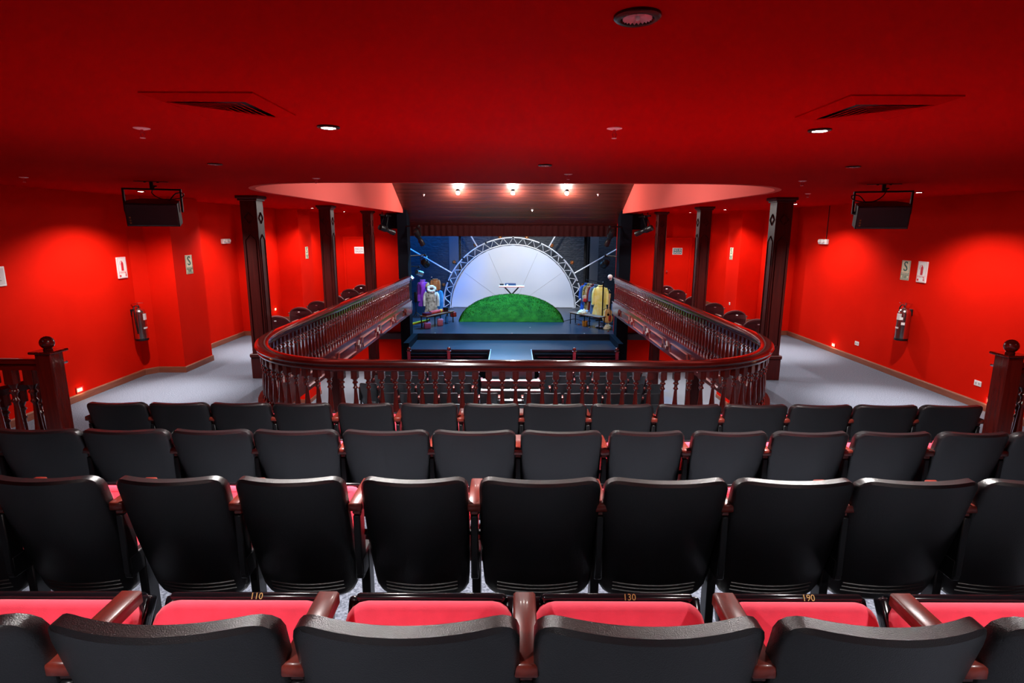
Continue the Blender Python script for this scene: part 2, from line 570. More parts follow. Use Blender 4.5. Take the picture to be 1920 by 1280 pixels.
# panelled barrier in front of the apron with ball-topped posts
for side, (x0, x1, px) in {'left': (-3.06, -0.70, (-3.02, -1.85)), 'right': (0.64, 3.16, (1.83, 3.08))}.items():
    t = thing('pit_barrier', 'low black panelled barrier in front of the apron, %s of the runway' % side, 'barrier', ((x0 + x1) / 2, 16.22, ZL))
    cx = (x0 + x1) / 2
    xs = sorted([x0, x1] + [p for p in px if x0 + .3 < p < x1 - .3])
    for a, b in zip(xs[:-1], xs[1:]):
        pn = MB().bbox(a - cx + 0.03, b - cx - 0.03, -0.03, 0.03, 0, 1.02, 0.006).build('panel', BLKW, t)
        MB().bbox(a - cx + 0.09, b - cx - 0.09, -0.042, -0.029, 0.92, 0.94, 0.004).build('moulding', BLKG, pn)
        MB().bbox(a - cx + 0.09, b - cx - 0.09, -0.042, -0.029, 0.20, 0.22, 0.004).build('moulding', BLKG, pn)
    for p in px:
        po = MB().bbox(p - cx - 0.05, p - cx + 0.05, -0.05, 0.05, 0, 1.09, 0.008).build('post', MAHOG, t)
        MB().bbox(p - cx - 0.065, p - cx + 0.065, -0.065, 0.065, 1.09, 1.11, 0.005).sphere((p - cx, 0, 1.165), 0.055).build('ball_cap', MAHOG, po, 50)

# ------------------------------------------------------------ seating tiers
for nm, y0, y1, z in (('a', 3.72, 4.85, 0.25), ('b', 2.78, 3.72, 0.434), ('c', 1.82, 2.78, 0.585), ('d', 0.72, 1.82, 0.78), ('e', YB, 0.72, 0.97)):
    struct('floor_tier_' + nm, MB().box(-3.62, 3.86, y0, y1, 0.0, z), CARPET)

# ------------------------------------------------------------ balcony balustrade
bal = thing('balcony_balustrade', 'dark mahogany turned balustrade curving around the balcony opening', 'balustrade', (0, 0, 0))
dense = []
for i in range(len(RAIL) - 1):
    a, b = Vector(RAIL[i]), Vector(RAIL[i + 1])
    n = max(1, int((b - a).length / 0.12))
    for k in range(n):
        dense.append(tuple(a.lerp(b, k / n)))
dense.append(RAIL[-1])
ZR = 0.92
ZK = 0.17
rp = [(-0.055, ZR - 0.115), (0.055, ZR - 0.115), (0.062, ZR - 0.095), (0.045, ZR - 0.08), (0.045, ZR - 0.068), (0.078, ZR - 0.055),
      (0.088, ZR - 0.035), (0.078, ZR - 0.012), (0.045, ZR), (-0.045, ZR), (-0.078, ZR - 0.012), (-0.088, ZR - 0.035), (-0.078, ZR - 0.055),
      (-0.045, ZR - 0.068), (-0.045, ZR - 0.08), (-0.062, ZR - 0.095)]
MB().sweep(dense, rp).build('handrail', MAHOGX, bal, 38)
fb = MB().sweep(dense, [(-0.075, -0.24), (0.075, -0.24), (0.075, ZK - 0.03), (0.095, ZK - 0.025), (0.095, ZK), (-0.095, ZK), (-0.095, ZK - 0.025), (-0.075, ZK - 0.03)]).build('fascia_beam', MAHOG, bal, 35)


def baluster_mesh(h, name):
    prof = [(0.026, 0.10), (0.032, 0.112), (0.033, 0.125), (0.024, 0.14), (0.021, 0.155), (0.030, 0.175), (0.036, 0.24),
            (0.035, 0.30), (0.029, 0.40), (0.022, 0.52), (0.0175, 0.63), (0.0165, 0.655), (0.027, 0.67), (0.029, 0.68), (0.026, 0.692),
            (0.0175, 0.705), (0.018, 0.735), (0.021, 0.752), (0.031, 0.765), (0.032, 0.777), (0.028, 0.79), (0.020, 0.80), (0.023, 0.815), (0.034, 0.845), (0.036, 0.85)]
    b = MB().lathe([(r, z * h) for r, z in prof], 10)
    b.box(-0.033, 0.033, -0.033, 0.033, 0, 0.10 * h)
    b.box(-0.035, 0.035, -0.035, 0.035, 0.85 * h, h)
    return b.mesh(name, MAHOG, 50)


BAL = baluster_mesh(ZR - 0.115 - ZK, 'baluster')
acc, nxt = 0.0, 0.08
for i in range(len(dense) - 1):
    a, b = Vector(dense[i]), Vector(dense[i + 1])
    L = (b - a).length
    while nxt <= acc + L:
        p = a.lerp(b, (nxt - acc) / L)
        t = (b - a).normalized()
        link('baluster', BAL, bal, (p.x, p.y, ZK), (0, 0, math.atan2(t.y, t.x)))
        nxt += 0.150
    acc += L


def frame_on(parent, pts, w, d, M, m_, name):
    """closed moulding frame in a local plane (u along, v up), w wide, d proud"""
    n = len(pts)
    c = Vector((sum(p[0] for p in pts) / n, sum(p[1] for p in pts) / n))
    vs_ = []
    for j in range(n):
        p0, p1, p2 = Vector(pts[j - 1]), Vector(pts[j]), Vector(pts[(j + 1) % n])
        d1, d2 = (p1 - p0).normalized(), (p2 - p1).normalized()
        n1, n2 = Vector((-d1.y, d1.x)), Vector((-d2.y, d2.x))
        bis = (n1 + n2)
        k = w / max(0.3, bis.length_squared / 2) / 1.0
        off = bis * 0.5 * k
        pin = p1 + off
        if (pin - c).length > (p1 - c).length:
            pin = p1 - off
        mid = p1.lerp(pin, 0.5)
        vs_ += [M @ Vector((p1.x, p1.y, 0)), M @ Vector((mid.x, mid.y, d)), M @ Vector((pin.x, pin.y, 0))]
    fs = []
    for j in range(n):
        k = (j + 1) % n
        fs += [(j * 3, k * 3, k * 3 + 1, j * 3 + 1), (j * 3 + 1, k * 3 + 1, k * 3 + 2, j * 3 + 2)]
    return MB().add(vs_, fs).build(name, m_, parent)


for side in (-1, 1):
    for k in range(6):
        y0 = 8.75 + k * 1.6
        for kind in (0, 1):
            yc = y0 + (0.62 if kind == 0 else 1.42)
            if yc > 17.3:
                continue
            f_ = (yc - 8.2) / (YP - 8.2)
            xc = (-3.40 + 0.18 * f_ + 0.0755) if side < 0 else (3.46 - 0.24 * f_ - 0.0755)
            # local u -> world y, v -> world z, w -> towards the void
            M = Matrix(((0, 0, -side, xc), (1, 0, 0, yc), (0, 1, 0, -0.055), (0, 0, 0, 1)))
            if kind == 0:
                frame_on(fb, [(-0.62, 0.0), (-0.56, 0.11), (0.56, 0.11), (0.62, 0.0), (0.56, -0.11), (-0.56, -0.11)], 0.042, 0.035, M, MOULD, 'panel_moulding')
            else:
                frame_on(fb, [(-0.075, 0), (0, 0.105), (0.075, 0), (0, -0.105)], 0.036, 0.035, M, MOULD, 'diamond_moulding')

# ------------------------------------------------------------ columns through both storeys
C_W = 0.125


def column(x, y, label):
    t = thing('column', label, 'column', (x, y, ZL))
    H = ZC - ZL
    F = -ZL
    MB().bbox(-C_W, C_W, -C_W, C_W, 0, H - 0.05, 0.012).build('shaft', MAHOGC, t)
    MB().bbox(-C_W - 0.045, C_W + 0.045, -C_W - 0.045, C_W + 0.045, H - 0.045, H, 0.008).bbox(-C_W - 0.022, C_W + 0.022, -C_W - 0.022, C_W + 0.022, H - 0.075, H - 0.045, 0.006).build('capital', MAHOGC, t)
    MB().bbox(-C_W - 0.022, C_W + 0.022, -C_W - 0.022, C_W + 0.022, F, F + 0.34, 0.006).bbox(-C_W - 0.035, C_W + 0.035, -C_W - 0.035, C_W + 0.035, F + 0.34, F + 0.40, 0.01).build('plinth', MAHOGC, t)
    MB().bbox(-C_W - 0.05, C_W + 0.05, -C_W - 0.05, C_W + 0.05, 0, 0.14, 0.01).build('base', SKIRT, t)
    s = 1 if x < 0 else -1
    faces = [Matrix(((1, 0, 0, 0), (0, 0, -1, -C_W), (0, 1, 0, 0), (0, 0, 0, 1))),
             Matrix(((0, 0, s, s * C_W), (1, 0, 0, 0), (0, 1, 0, 0), (0, 0, 0, 1)))]
    for M in faces:
        frame_on(t, [(-0.075, H - 0.33), (0, H - 0.24), (0.075, H - 0.33), (0, H - 0.42)], 0.022, 0.014, M, MAHOGC, 'diamond_moulding')
        frame_on(t, [(-0.085, F + 0.55), (-0.085, H - 0.66), (0, H - 0.57), (0.085, H - 0.66), (0.085, F + 0.55)], 0.022, 0.012, M, MAHOGC, 'panel_moulding')
        frame_on(t, [(-0.085, 0.35), (-0.085, F - 0.62), (0, F - 0.53), (0.085, F - 0.62), (0.085, 0.35)], 0.022, 0.012, M, MAHOGC, 'panel_moulding')
    return t


for k, y in enumerate((8.9, 12.45, 16.0)):
    w = ('nearest', 'middle', 'farthest')[k]
    column(-4.0, y, 'dark carved wooden column on the left side of the balcony, %s of three' % w)
    column(4.125, y, 'dark carved wooden column on the right side of the balcony, %s of three' % w)

# ------------------------------------------------------------ doors in the end walls
for nm, x0, x1, knob, board, ink in (('door_1', -5.30, -4.44, -4.52, WHITE, GREYPR), ('door_2', 4.86, 5.62, 4.94, TEAL, WHITE)):
    d = MB().bbox(x0, x1, YE - 0.03, YE, 0, 2.05, 0.004).build(nm, RED)
    d['kind'] = 'structure'
    fr = MB()
    fr.bbox(x0 - 0.07, x0, YE - 0.045, YE, 0, 2.12, 0.004).bbox(x1, x1 + 0.07, YE - 0.045, YE, 0, 2.12, 0.004).bbox(x0, x1, YE - 0.045, YE, 2.05, 2.12, 0.004)
    fr.build('door_frame', RED, d)
    k = MB().lathe([(0.028, 0), (0.028, 0.008), (0.012, 0.012), (0.012, 0.04), (0.026, 0.05), (0.03, 0.065), (0.02, 0.08)], 12,
                   Matrix.Translation((knob, YE - 0.03, 1.06)) @ Matrix.Rotation(R(90), 4, 'X')).build('door_knob', CHROME, d, 40)
    k['label'] = 'chrome round knob'
    cx = -4.86 if nm == 'door_1' else 5.24
    s = thing('exit_notice', ('white' if nm == 'door_1' else 'teal green') + ' NO ES SALIDA sign on the red door at the %s' % ('left' if nm == 'door_1' else 'right'), 'sign', (cx, YE - 0.03, 1.69))
    MB().bbox(-0.155, 0.155, -0.008, 0, -0.105, 0.105, 0.004).build('sign_border', WHITE, s)
    MB().bbox(-0.135, 0.135, -0.011, -0.006, -0.085, 0.085, 0.002).build('sign_board', board, s)
    Rx = Matrix.Rotation(R(90), 4, 'X')
    text('NO ES', 0.085, ink, s, Matrix.Translation((0, -0.012, 0.036)) @ Rx)
    text('SALIDA', 0.075, ink, s, Matrix.Translation((0, -0.012, -0.040)) @ Rx)

# ------------------------------------------------------------ theatre seats


def shell(w, zt, zb, yt, yb, thick, bulge, rt=0.05, rb=0.07, inset=0.018, nx=12, nz=12, taper=0.94):
    """curved, reclined, rounded back panel; returns MB"""
    def outline_half(t, shrink):
        h = zt - zb
        zz_ = t * h
        hw = w / 2 * (taper + (1 - taper) * min(1, t / 0.45)) - shrink
        top, bot = h - zz_, zz_
        if top < rt:
            hw -= rt - math.sqrt(max(0, rt * rt - (rt - top) ** 2))
        if bot < rb:
            hw -= rb - math.sqrt(max(0, rb * rb - (rb - bot) ** 2))
        return hw
    ts = [0, 0.012, 0.04, 0.09, 0.16] + [0.16 + (0.92 - 0.16) * i / nz for i in range(1, nz)] + [0.92, 0.955, 0.98, 0.995, 1]

    def grid(shrink, off):
        g = []
        for t in ts:
            tt = min(1 - shrink / (zt - zb), max(shrink / (zt - zb), t))
            hw = outline_half(t, shrink)
            row = []
            for i in range(nx + 1):
                s = -1 + 2 * i / nx
                x = hw * s
                y = yb + (yt - yb) * tt - bulge * (1 - (2 * x / w) ** 2) + off + 0.02 * (1 - t) * (1 - t)
                row.append(Vector((x, y, zb + tt * (zt - zb))))
            g.append(row)
        return g
    gb = grid(inset, -thick / 2)
    gm = grid(0, -thick / 2 + inset * 0.55)
    gm2 = grid(0, thick / 2 - inset * 0.55)
    gf = grid(inset, thick / 2)
    b = MB()
    nr, nc = len(ts), nx + 1
    vs_ = [v for g in (gb, gm, gm2, gf) for row in g for v in row]
    G = nr * nc
    fs = []
    for i in range(nr - 1):
        for j in range(nc - 1):
            a = i * nc + j
            fs.append((a, a + 1, a + nc + 1, a + nc))
            a += 3 * G
            fs.append((a, a + nc, a + nc + 1, a + 1))
    bd = [j for j in range(nc)] + [i * nc + nc - 1 for i in range(1, nr)] + [(nr - 1) * nc + j for j in range(nc - 2, -1, -1)] + [i * nc for i in range(nr - 2, 0, -1)]
    for q in range(3):
        for i in range(len(bd)):
            p, n_ = bd[i], bd[(i + 1) % len(bd)]
            fs.append((q * G + p, q * G + n_, (q + 1) * G + n_, (q + 1) * G + p))
    b.add(vs_, fs)
    return b, gb


def drop_loose(mb, name, m_, smooth):
    me = mb.mesh(name, m_, smooth)
    bm = bmesh.new()
    bm.from_mesh(me)
    loose = [v for v in bm.verts if not v.link_faces]
    bmesh.ops.delete(bm, geom=loose, context='VERTS')
    bm.to_mesh(me)
    bm.free()
    return me


W0 = 0.43
bs, gb = shell(W0, 0.84, 0.24, 0.02, 0.175, 0.048, 0.05, inset=0.013)
for rowz in (0.285, 0.305, 0.325):
    t = (rowz - 0.24) / 0.6
    pts = []
    for i in range(13):
        x = -0.155 + 0.31 * i / 12
        y = 0.175 + (0.02 - 0.175) * t - 0.05 * (1 - (2 * x / W0) ** 2) - 0.024 + 0.02 * (1 - t) ** 2
        pts.append((x, y, rowz))
    bs.tube(pts, 0.0035, 5)
ME_BACK = drop_loose(bs, 'back_shell', BLKP, 50)
bc, _ = shell(W0 * 0.92, 0.80, 0.36, 0.058, 0.165, 0.055, 0.05, 0.06, 0.06, 0.022, 8, 7)
ME_BCUSH = drop_loose(bc, 'back_cushion', SEATF, 60)
# tipped-up seat: cushion and pan, tilted about the hinge
TILT = Matrix.Translation((0, 0.165, 0.395)) @ Matrix.Rotation(R(56), 4, 'X')


def cushion(w, l, th, dome, r):
    b = MB()
    bm = bmesh.new()
    bmesh.ops.create_cube(bm, size=1)
    for v in bm.verts:
        v.co = Vector((v.co.x * w, (v.co.y + 0.5) * l, v.co.z * th))
    bmesh.ops.bevel(bm, geom=[e for e in bm.edges if abs((e.verts[0].co - e.verts[1].co).z) > th * 0.9], offset=r, segments=4, profile=0.5, affect='EDGES')
    bmesh.ops.bevel(bm, geom=[e for e in bm.edges if abs(e.verts[0].co.z - e.verts[1].co.z) < 1e-5], offset=min(0.025, th * 0.42), segments=3, profile=0.5, affect='EDGES')
    bm.verts.index_update()
    for v in bm.verts:
        if v.co.z > 0:
            v.co.z += dome * (1 - (2 * v.co.x / w) ** 2)
    b.add([TILT @ v.co for v in bm.verts], [[v.index for v in f.verts] for f in bm.faces])
    bm.free()
    return b


ME_SEAT = cushion(0.405, 0.30, 0.085, 0.012, 0.05).mesh('seat_cushion', SEATF, 60)
pan = MB()
for (x0, x1, y0, y1, z0, z1) in ((-0.19, 0.19, 0.0, 0.315, -0.060, -0.030),):
    pan.bbox(x0, x1, y0, y1, z0, z1, 0.012, 2, TILT)
pan.bbox(-0.185, 0.185, 0.298, 0.318, -0.05, 0.012, 0.008, 2, TILT)
for sx in (-1, 1):
    pan.bbox(sx * 0.195 - 0.014, sx * 0.195 + 0.014, 0.18, 0.31, -0.055, -0.015, 0.008, 2, TILT @ Matrix.Rotation(0, 4, 'Z'))
ME_PAN = pan.mesh('seat_pan', BLKG, 50)
ME_ARM = MB().bbox(-0.026, 0.026, 0.03, 0.265, 0.685, 0.72, 0.005, 1).bbox(-0.018, 0.018, 0.05, 0.09, 0.66, 0.69, 0.006, 1).mesh('armrest', ARMW, 45)
leg = MB().bbox(-0.014, 0.014, 0.045, 0.11, 0.40, 0.66, 0.004).bbox(-0.018, 0.018, 0.13, 0.20, 0.0, 0.46, 0.005).bbox(-0.016, 0.016, 0.05, 0.20, 0.38, 0.47, 0.005).bbox(-0.03, 0.03, 0.05, 0.30, 0.0, 0.012, 0.003)
leg.lathe([(0.012, -0.024), (0.012, 0.024)], 8, Matrix.Translation((0, 0.12, 0.55)) @ Matrix.Rotation(R(90), 4, 'Y'))
ME_LEG = leg.mesh('leg', BLKM, 40)
ME_FOOT = MB().bbox(-0.05, 0.05, 0.20, 0.27, 0.0, 0.008, 0.002).mesh('floor_bracket', ALU)


def seat(x, y, z, backw, pitch_l, pitch_r, label, group, last=False, far=False, number=None):
    t = thing('theatre_chair', label, 'theatre chair', (x, y, z), 0, group)
    k = backw / W0
    for nm, me in (('back_shell', ME_BACK), ('back_cushion', ME_BCUSH), ('seat_cushion', ME_SEAT), ('seat_pan', ME_PAN)):
        o = link(nm, me, t)
        o.scale = (k, 1, 1)
    ends = [-pitch_l] + ([pitch_r] if last else [])
    for e in ends:
        link('armrest', ME_ARM, t, (e, 0, 0))
        lg = link('leg', ME_LEG, t, (e, 0, 0))
        if not far:
            link('floor_bracket', ME_FOOT, lg)
    if number:
        M = TILT @ Matrix.Translation((0.03, 0.309, 0.0135))
        text(number, 0.022, GOLD, t, M, 'seat_number', 0.0006)
    return t


def px2x(px, y, zt):
    """metric x of an image column for a point at depth y, height zt (measured from the photograph's own camera)"""
    p = R(11.2)
    w = y * math.cos(p) - (zt - 2.35) * math.sin(p)
    return (px - 960) / 1060.0 * w


ROWS = {
    1: (0.95, 0.78, [(-390, 52), (78, 517), (543, 977), (1005, 1445), (1475, 1865), (1890, 2300)], 'in the row nearest the camera'),
    2: (2.00, 0.585, [(-262, -45), (-25, 183), (213, 418), (438, 643), (675, 877), (899, 1129), (1137, 1370), (1382, 1608), (1612, 1842), (1850, 2075)], 'in the second row from the camera'),
    3: (2.93, 0.434, [(-190, -28), (-17, 146), (150, 312), (318, 468), (472, 632), (640, 804), (809, 968), (977, 1131), (1145, 1286), (1302, 1443), (1453, 1596), (1610, 1751), (1767, 1897), (1905, 2040)], 'in the third row from the camera'),
    4: (4.00, 0.25, [(160, 272), (277, 388), (392, 505), (510, 618), (631, 735), (750, 857), (869, 975), (982, 1102), (1110, 1227), (1235, 1355), (1362, 1480), (1486, 1602), (1607, 1725), (1731, 1847)], 'in the balcony row nearest the balustrade'),
}
NUMB = {(1, 3): '130', (1, 4): '190', (1, 1): '110'}
for r, (y, z, edges, where) in ROWS.items():
    zt = z + 0.82
    E_ = [(px2x(a, y, zt), px2x(b, y, zt)) for a, b in edges]
    for i, (a, b) in enumerate(E_):
        gl = (a - E_[i - 1][1]) / 2 if i else 0.018
        gr = (E_[i + 1][0] - b) / 2 if i < len(E_) - 1 else 0.018
        hw = (b - a) / 2
        seat((a + b) / 2, y, z, b - a, hw + gl, hw + gr,
             'black-backed red theatre chair, %s from left %s' % (ORD[i], where),
             'balcony theatre seats', last=(i == len(E_) - 1), number=NUMB.get((r, i)))

# seats on the lower floor, seen through the balusters
ST = [(15.10, 'lower-floor row nearest the stage', -0.92, 6, 0.76, 6), (14.30, 'second lower-floor row from the stage', -0.80, 6, 0.70, 6),
      (13.53, 'third lower-floor row from the stage', -0.98, 6, 0.95, 6), (12.70, 'fourth lower-floor row from the stage', -0.30, 6, 0.25, 7),
      (11.86, 'fifth lower-floor row from the stage', -0.02, 6, 0.03, 7)]
for (y, where, xl, nl, xr, nr) in ST:
    for i in range(nl):
        seat(xl - 0.235 - 0.47 * i, y, ZL + 0.02, 0.43, 0.235, 0.235,
             'theatre chair, %s left of the runway in the %s' % (ORD[i], where), 'lower floor theatre seats', last=(i == 0), far=True)
    for i in range(nr):
        seat(xr + 0.235 + 0.47 * i, y, ZL + 0.02, 0.43, 0.235, 0.235,
             'theatre chair, %s right of the runway in the %s' % (ORD[i], where), 'lower floor theatre seats', last=(i == nr - 1), far=True)

# ------------------------------------------------------------ round-backed chairs in the side galleries


def gallery_chair(x, y, label):
    t = thing('gallery_chair', label, 'chair', (x, y, 0), 0, 'round-backed chairs in the side galleries')
    b = MB()
    # rounded back: half-ellipse top
    n, m_ = 20, 5
    pts = [(-0.235, 0.36), (-0.245, 0.50)] + [(-0.245 * math.cos(math.pi * i / n), 0.55 + 0.19 * math.sin(math.pi * i / n)) for i in range(n + 1)] + [(0.245, 0.50), (0.235, 0.36)]
    lay = []
    for (off, sh) in ((-0.035, 0.02), (-0.022, 0.0), (0.022, 0.0), (0.04, 0.025)):
        lay.append([Vector((px_ * (1 - sh * 3), off - 0.05 * (1 - (px_ / 0.245) ** 2) + (0.8 - pz) * 0.15, pz - (sh if pz > 0.5 else -sh))) for px_, pz in pts])
    vs_ = [v for l in lay for v in l]
    c = len(pts)
    fs = []
    for q in range(3):
        for i in range(c):
            j = (i + 1) % c
            fs.append((q * c + i, q * c + j, (q + 1) * c + j, (q + 1) * c + i))
    for q, ysgn in ((0, -1), (3, 1)):
        # fill with strips left-right
        for i in range(c // 2 - (1 if c % 2 == 0 else 0)):
            j = c - 1 - i
            if i + 1 < j - 1:
                fs.append((q * c + i, q * c + i + 1, q * c + j - 1, q * c + j))
            elif i + 1 == j - 1:
                fs.append((q * c + i, q * c + i + 1, q * c + j))
    b.add(vs_, fs)
    b.build('back', VELVET, t, 50)
    MB().bbox(-0.22, 0.22, 0.10, 0.55, 0.38, 0.47, 0.03, 3).build('seat', SEATF, t, 50)
    MB().bbox(-0.02, 0.02, -0.09, -0.078, 0.635, 0.65, 0.002).build('number_plate', ALU, t)
    for s in (-1, 1):
        MB().bbox(s * 0.265 - 0.022, s * 0.265 + 0.022, 0.05, 0.36, 0.58, 0.61, 0.008, 2).build('armrest', ARMW, t, 40)
        MB().bbox(s * 0.265 - 0.015, s * 0.265 + 0.015, 0.10, 0.28, 0.0, 0.585, 0.006).build('leg', BLKM, t)
    return t


GC = {'left': [(-4.46, 10.6), (-4.46, 11.8), (-4.45, 12.85), (-4.46, 14.1), (-4.46, 15.5), (-4.46, 16.75)],
      'right': [(4.56, 10.4), (4.60, 11.55), (4.58, 12.75), (4.57, 14.1), (4.57, 15.6), (4.57, 16.8)]}
for side, L_ in GC.items():
    for i, (x, y) in enumerate(L_):
        gallery_chair(x, y, 'round-backed maroon chair in the %s gallery, %s from the front balustrade' % (side, ORD[i]))

# ------------------------------------------------------------ stair balustrades at both frame edges


def stair_rail(sx, label, xa, ya):
    t = thing('stair_balustrade', label, 'balustrade', (xa, ya, 0.0))
    # newel with cap and ball
    nw = MB().bbox(-0.065, 0.065, -0.065, 0.065, 0, 1.385, 0.008).build('newel_post', MAHOG, t)
    MB().bbox(-0.092, 0.092, -0.092, 0.092, 1.385, 1.405, 0.006).build('cap', MAHOG, nw)
    MB().lathe([(0.03, 1.405), (0.034, 1.415), (0.024, 1.422)], 14).sphere((0, 0, 1.465), 0.052).build('ball_finial', MAHOGX, nw, 50)
    L = 2.0
    zt = 1.335
    MB().sweep([(sx * 0.06, 0), (sx * L, 0)], [(-0.04, zt - 0.085), (0.04, zt - 0.085), (0.04, zt - 0.055), (0.03, zt - 0.045), (0.052, zt - 0.03), (0.05, zt - 0.008), (0.03, zt), (-0.03, zt), (-0.05, zt - 0.008), (-0.052, zt - 0.03), (-0.03, zt - 0.045), (-0.04, zt - 0.055)]).build('handrail', MAHOGX, t, 40)
    MB().bbox(min(sx * 0.06, sx * L), max(sx * 0.06, sx * L), -0.05, 0.05, 0.36, 0.44, 0.008).build('bottom_rail', MAHOG, t)
    me = baluster_mesh(zt - 0.085 - 0.44, 'stair_baluster')
    for i in range(12):
        link('baluster', me, t, (sx * (0.17 + 0.155 * i), 0, 0.44))
    return t


stair_rail(-1, 'dark wooden stair balustrade with ball-topped newel at the left frame edge', -3.66, 4.36)
stair_rail(1, 'dark wooden stair balustrade with ball-topped newel at the right frame edge', 3.93, 4.36)


def stair_rail2(sx, label, xa, ya):
    t = thing('sloping_stair_rail', label, 'balustrade', (xa, ya, 0.0))
    nw = MB().bbox(-0.06, 0.06, -0.06, 0.06, 0, 1.19, 0.008).build('newel_post', MAHOG, t)
    MB().bbox(-0.085, 0.085, -0.085, 0.085, 1.19, 1.21, 0.006).sphere((0, 0, 1.255), 0.048).build('ball_finial', MAHOGX, nw, 50)
    n = 9
    path = [(sx * 0.05, 0, 1.10), (sx * 1.6, 0, 0.72)]
    MB().sweep(path, [(-0.04, -0.085), (0.04, -0.085), (0.05, -0.03), (0.03, 0), (-0.03, 0), (-0.05, -0.03)]).build('handrail', MAHOGX, t, 40)
    me = baluster_mesh(0.80, 'stair_baluster')
    for i in range(n):
        x = 0.16 + 0.155 * i
        zt = 1.10 - (x - 0.05) * 0.245 - 0.06
        link('baluster', me, t, (sx * x, 0, zt - 0.80))
    return t


stair_rail2(-1, 'lower sloping stair rail behind the ball-topped newel at the left frame edge', -3.98, 4.75)
stair_rail2(1, 'lower sloping stair rail behind the ball-topped newel at the right frame edge', 4.28, 4.75)

# ------------------------------------------------------------ ceiling fittings


def downlight(x, y, label, lit, energy=0, size=120, z=ZC, color=(1.0, 0.965, 0.94), tilt=None, ring=BRONZE, rr=0.055, blend=1.0, beam=0):
    t = thing('downlight', label, 'downlight', (x, y, z), 0, 'recessed ceiling downlights')
    MB().lathe([(rr, 0.0), (rr, -0.006), (rr - 0.006, -0.010), (rr - 0.016, -0.010), (rr - 0.020, -0.004), (rr - 0.020, 0.0)], 28, None, False, False).build('trim_ring', ring, t, 40)
    if lit:
        MB().lathe([(0.001, -0.0095), (rr - 0.021, -0.0085)], 24, None, False, False).build('lens', LAMPON, t)
        lamp('lamp', 'SPOT', (0, 0, -0.02), energy, color, None, size, blend, 0.035, t)
        if beam:
            lamp('extra_beam', 'SPOT', (0, 0, -0.02), energy * beam, color, None, 48, 1.0, 0.035, t)
    else:
        vs_ = [(0, 0, -0.002)]
        n = 44
        for k in range(n):
            a = 2 * math.pi * k / n
            vs_.append(((rr - 0.021) * math.cos(a), (rr - 0.021) * math.sin(a), -0.0095 if k % 2 else -0.0045))
        MB().add(vs_, [(0, 1 + k, 1 + (k + 1) % n) for k in range(n)]).build('fluted_reflector', LAMPOFF, t)
        MB().sphere((0, 0, -0.006), 0.006, 8, 6).build('burner', WHITE, t, 60)
    return t


E0 = 250
downlight(-0.90, 2.91, 'lit downlight in the ceiling right of the left air diffuser', True, E0 * 1.9, 150)
downlight(1.52, 2.95, 'lit downlight in the ceiling below the right air diffuser', True, E0 * 1.9, 150)
downlight(0.29, 1.44, 'unlit dark-rimmed downlight at the top of the picture', False)
downlight(-2.30, 4.55, 'unlit downlight in the ceiling above the left wall speaker', False)
downlight(0.25, 4.54, 'unlit downlight in the middle of the ceiling above the stage', False)
downlight(2.65, 4.58, 'unlit downlight in the ceiling above the right wall speaker', False)
for side, L_ in (('left', [(-5.0, 7.85), (-4.95, 10.85), (-4.80, 13.9), (-4.85, 16.7)]), ('right', [(5.22, 7.5), (5.28, 10.85), (5.10, 13.9), (5.0, 16.3)])):
    for i, (x, y) in enumerate(L_):
        downlight(x, y, 'lit downlight over the %s gallery, %s from the camera' % (side, ORD[i]), True, E0 * (0.86 if i == 0 else 0.80), 138, blend=0.55, beam=2.9)
# further unseen fittings; the pair behind the camera added to brighten near chairs
downlight(-0.90, -0.1, 'added unseen downlight behind the camera, left of the middle', True, E0 * 0.8, 132)
downlight(1.52, -0.1, 'added unseen downlight behind the camera, right of the middle', True, E0 * 0.8, 132)
downlight(-4.62, 2.2, 'lit downlight by the left wall beside the seat rows', True, E0 * 0.3, 128)
downlight(5.20, 2.2, 'lit downlight by the right wall beside the seat rows', True, E0 * 0.3, 128)
# under the balcony, lighting the lower storey
for side, L_ in (('left', [(-4.8, 10.4), (-4.8, 13.6), (-4.8, 16.5)]), ('right', [(5.1, 10.5), (5.1, 13.9), (5.1, 16.3)])):
    for i, (x, y) in enumerate(L_):
        downlight(x, y, 'lit downlight under the %s balcony, %s from the camera' % (side, ORD[i]), True, E0 * 0.9, 130, -0.22)
# unseen lamps added in the roof of the void to brighten the lower floor
for i, (x, y) in enumerate(((-1.7, 9.4), (1.8, 9.4), (-1.7, 11.2), (1.8, 11.2))):
    downlight(x, y, 'added unseen lamp in the roof of the void over the lower floor, %s' % ('near left', 'near right', 'far left', 'far right')[i], True, 380, 95, 5.6, color=(0.93, 0.97, 1.0), blend=0.6, rr=0.09)
# bulbs on the timber ceiling
for i, (x, nm) in enumerate(((-1.545, 'left'), (0.01, 'middle'), (1.535, 'right'))):
    s_ = 0.0
    y = 16.5
    z = SL0.z + (SL1.z - SL0.z) * (SL0.y - y) / (SL0.y - SL1.y)
    t = thing('ceiling_bulb', 'bright bare bulb on the sloping timber ceiling, %s of three' % nm, 'lamp', (x, y, z), 0, 'bulbs on the timber ceiling')
    MB().lathe([(0.05, 0.05), (0.05, -0.02), (0.032, -0.035)], 14).build('lamp_holder', BLKM, t, 40)
    MB().sphere((0, 0, -0.075), 0.055, 14, 9).build('bulb', BULB, t, 60)
    lamp('lamp', 'POINT', (0, -0.02, -0.26), 90, (1.0, 0.96, 0.91), None, radius=0.06, parent=t)
    lamp('extra_beam', 'SPOT', (0, -0.06, -0.16), 1900, (0.93, 0.97, 1.0), (x * 0.1, -3.6, -4.9), 72, 0.7, 0.06, t)  # beam added at the bare bulb to brighten the lower-floor chairs
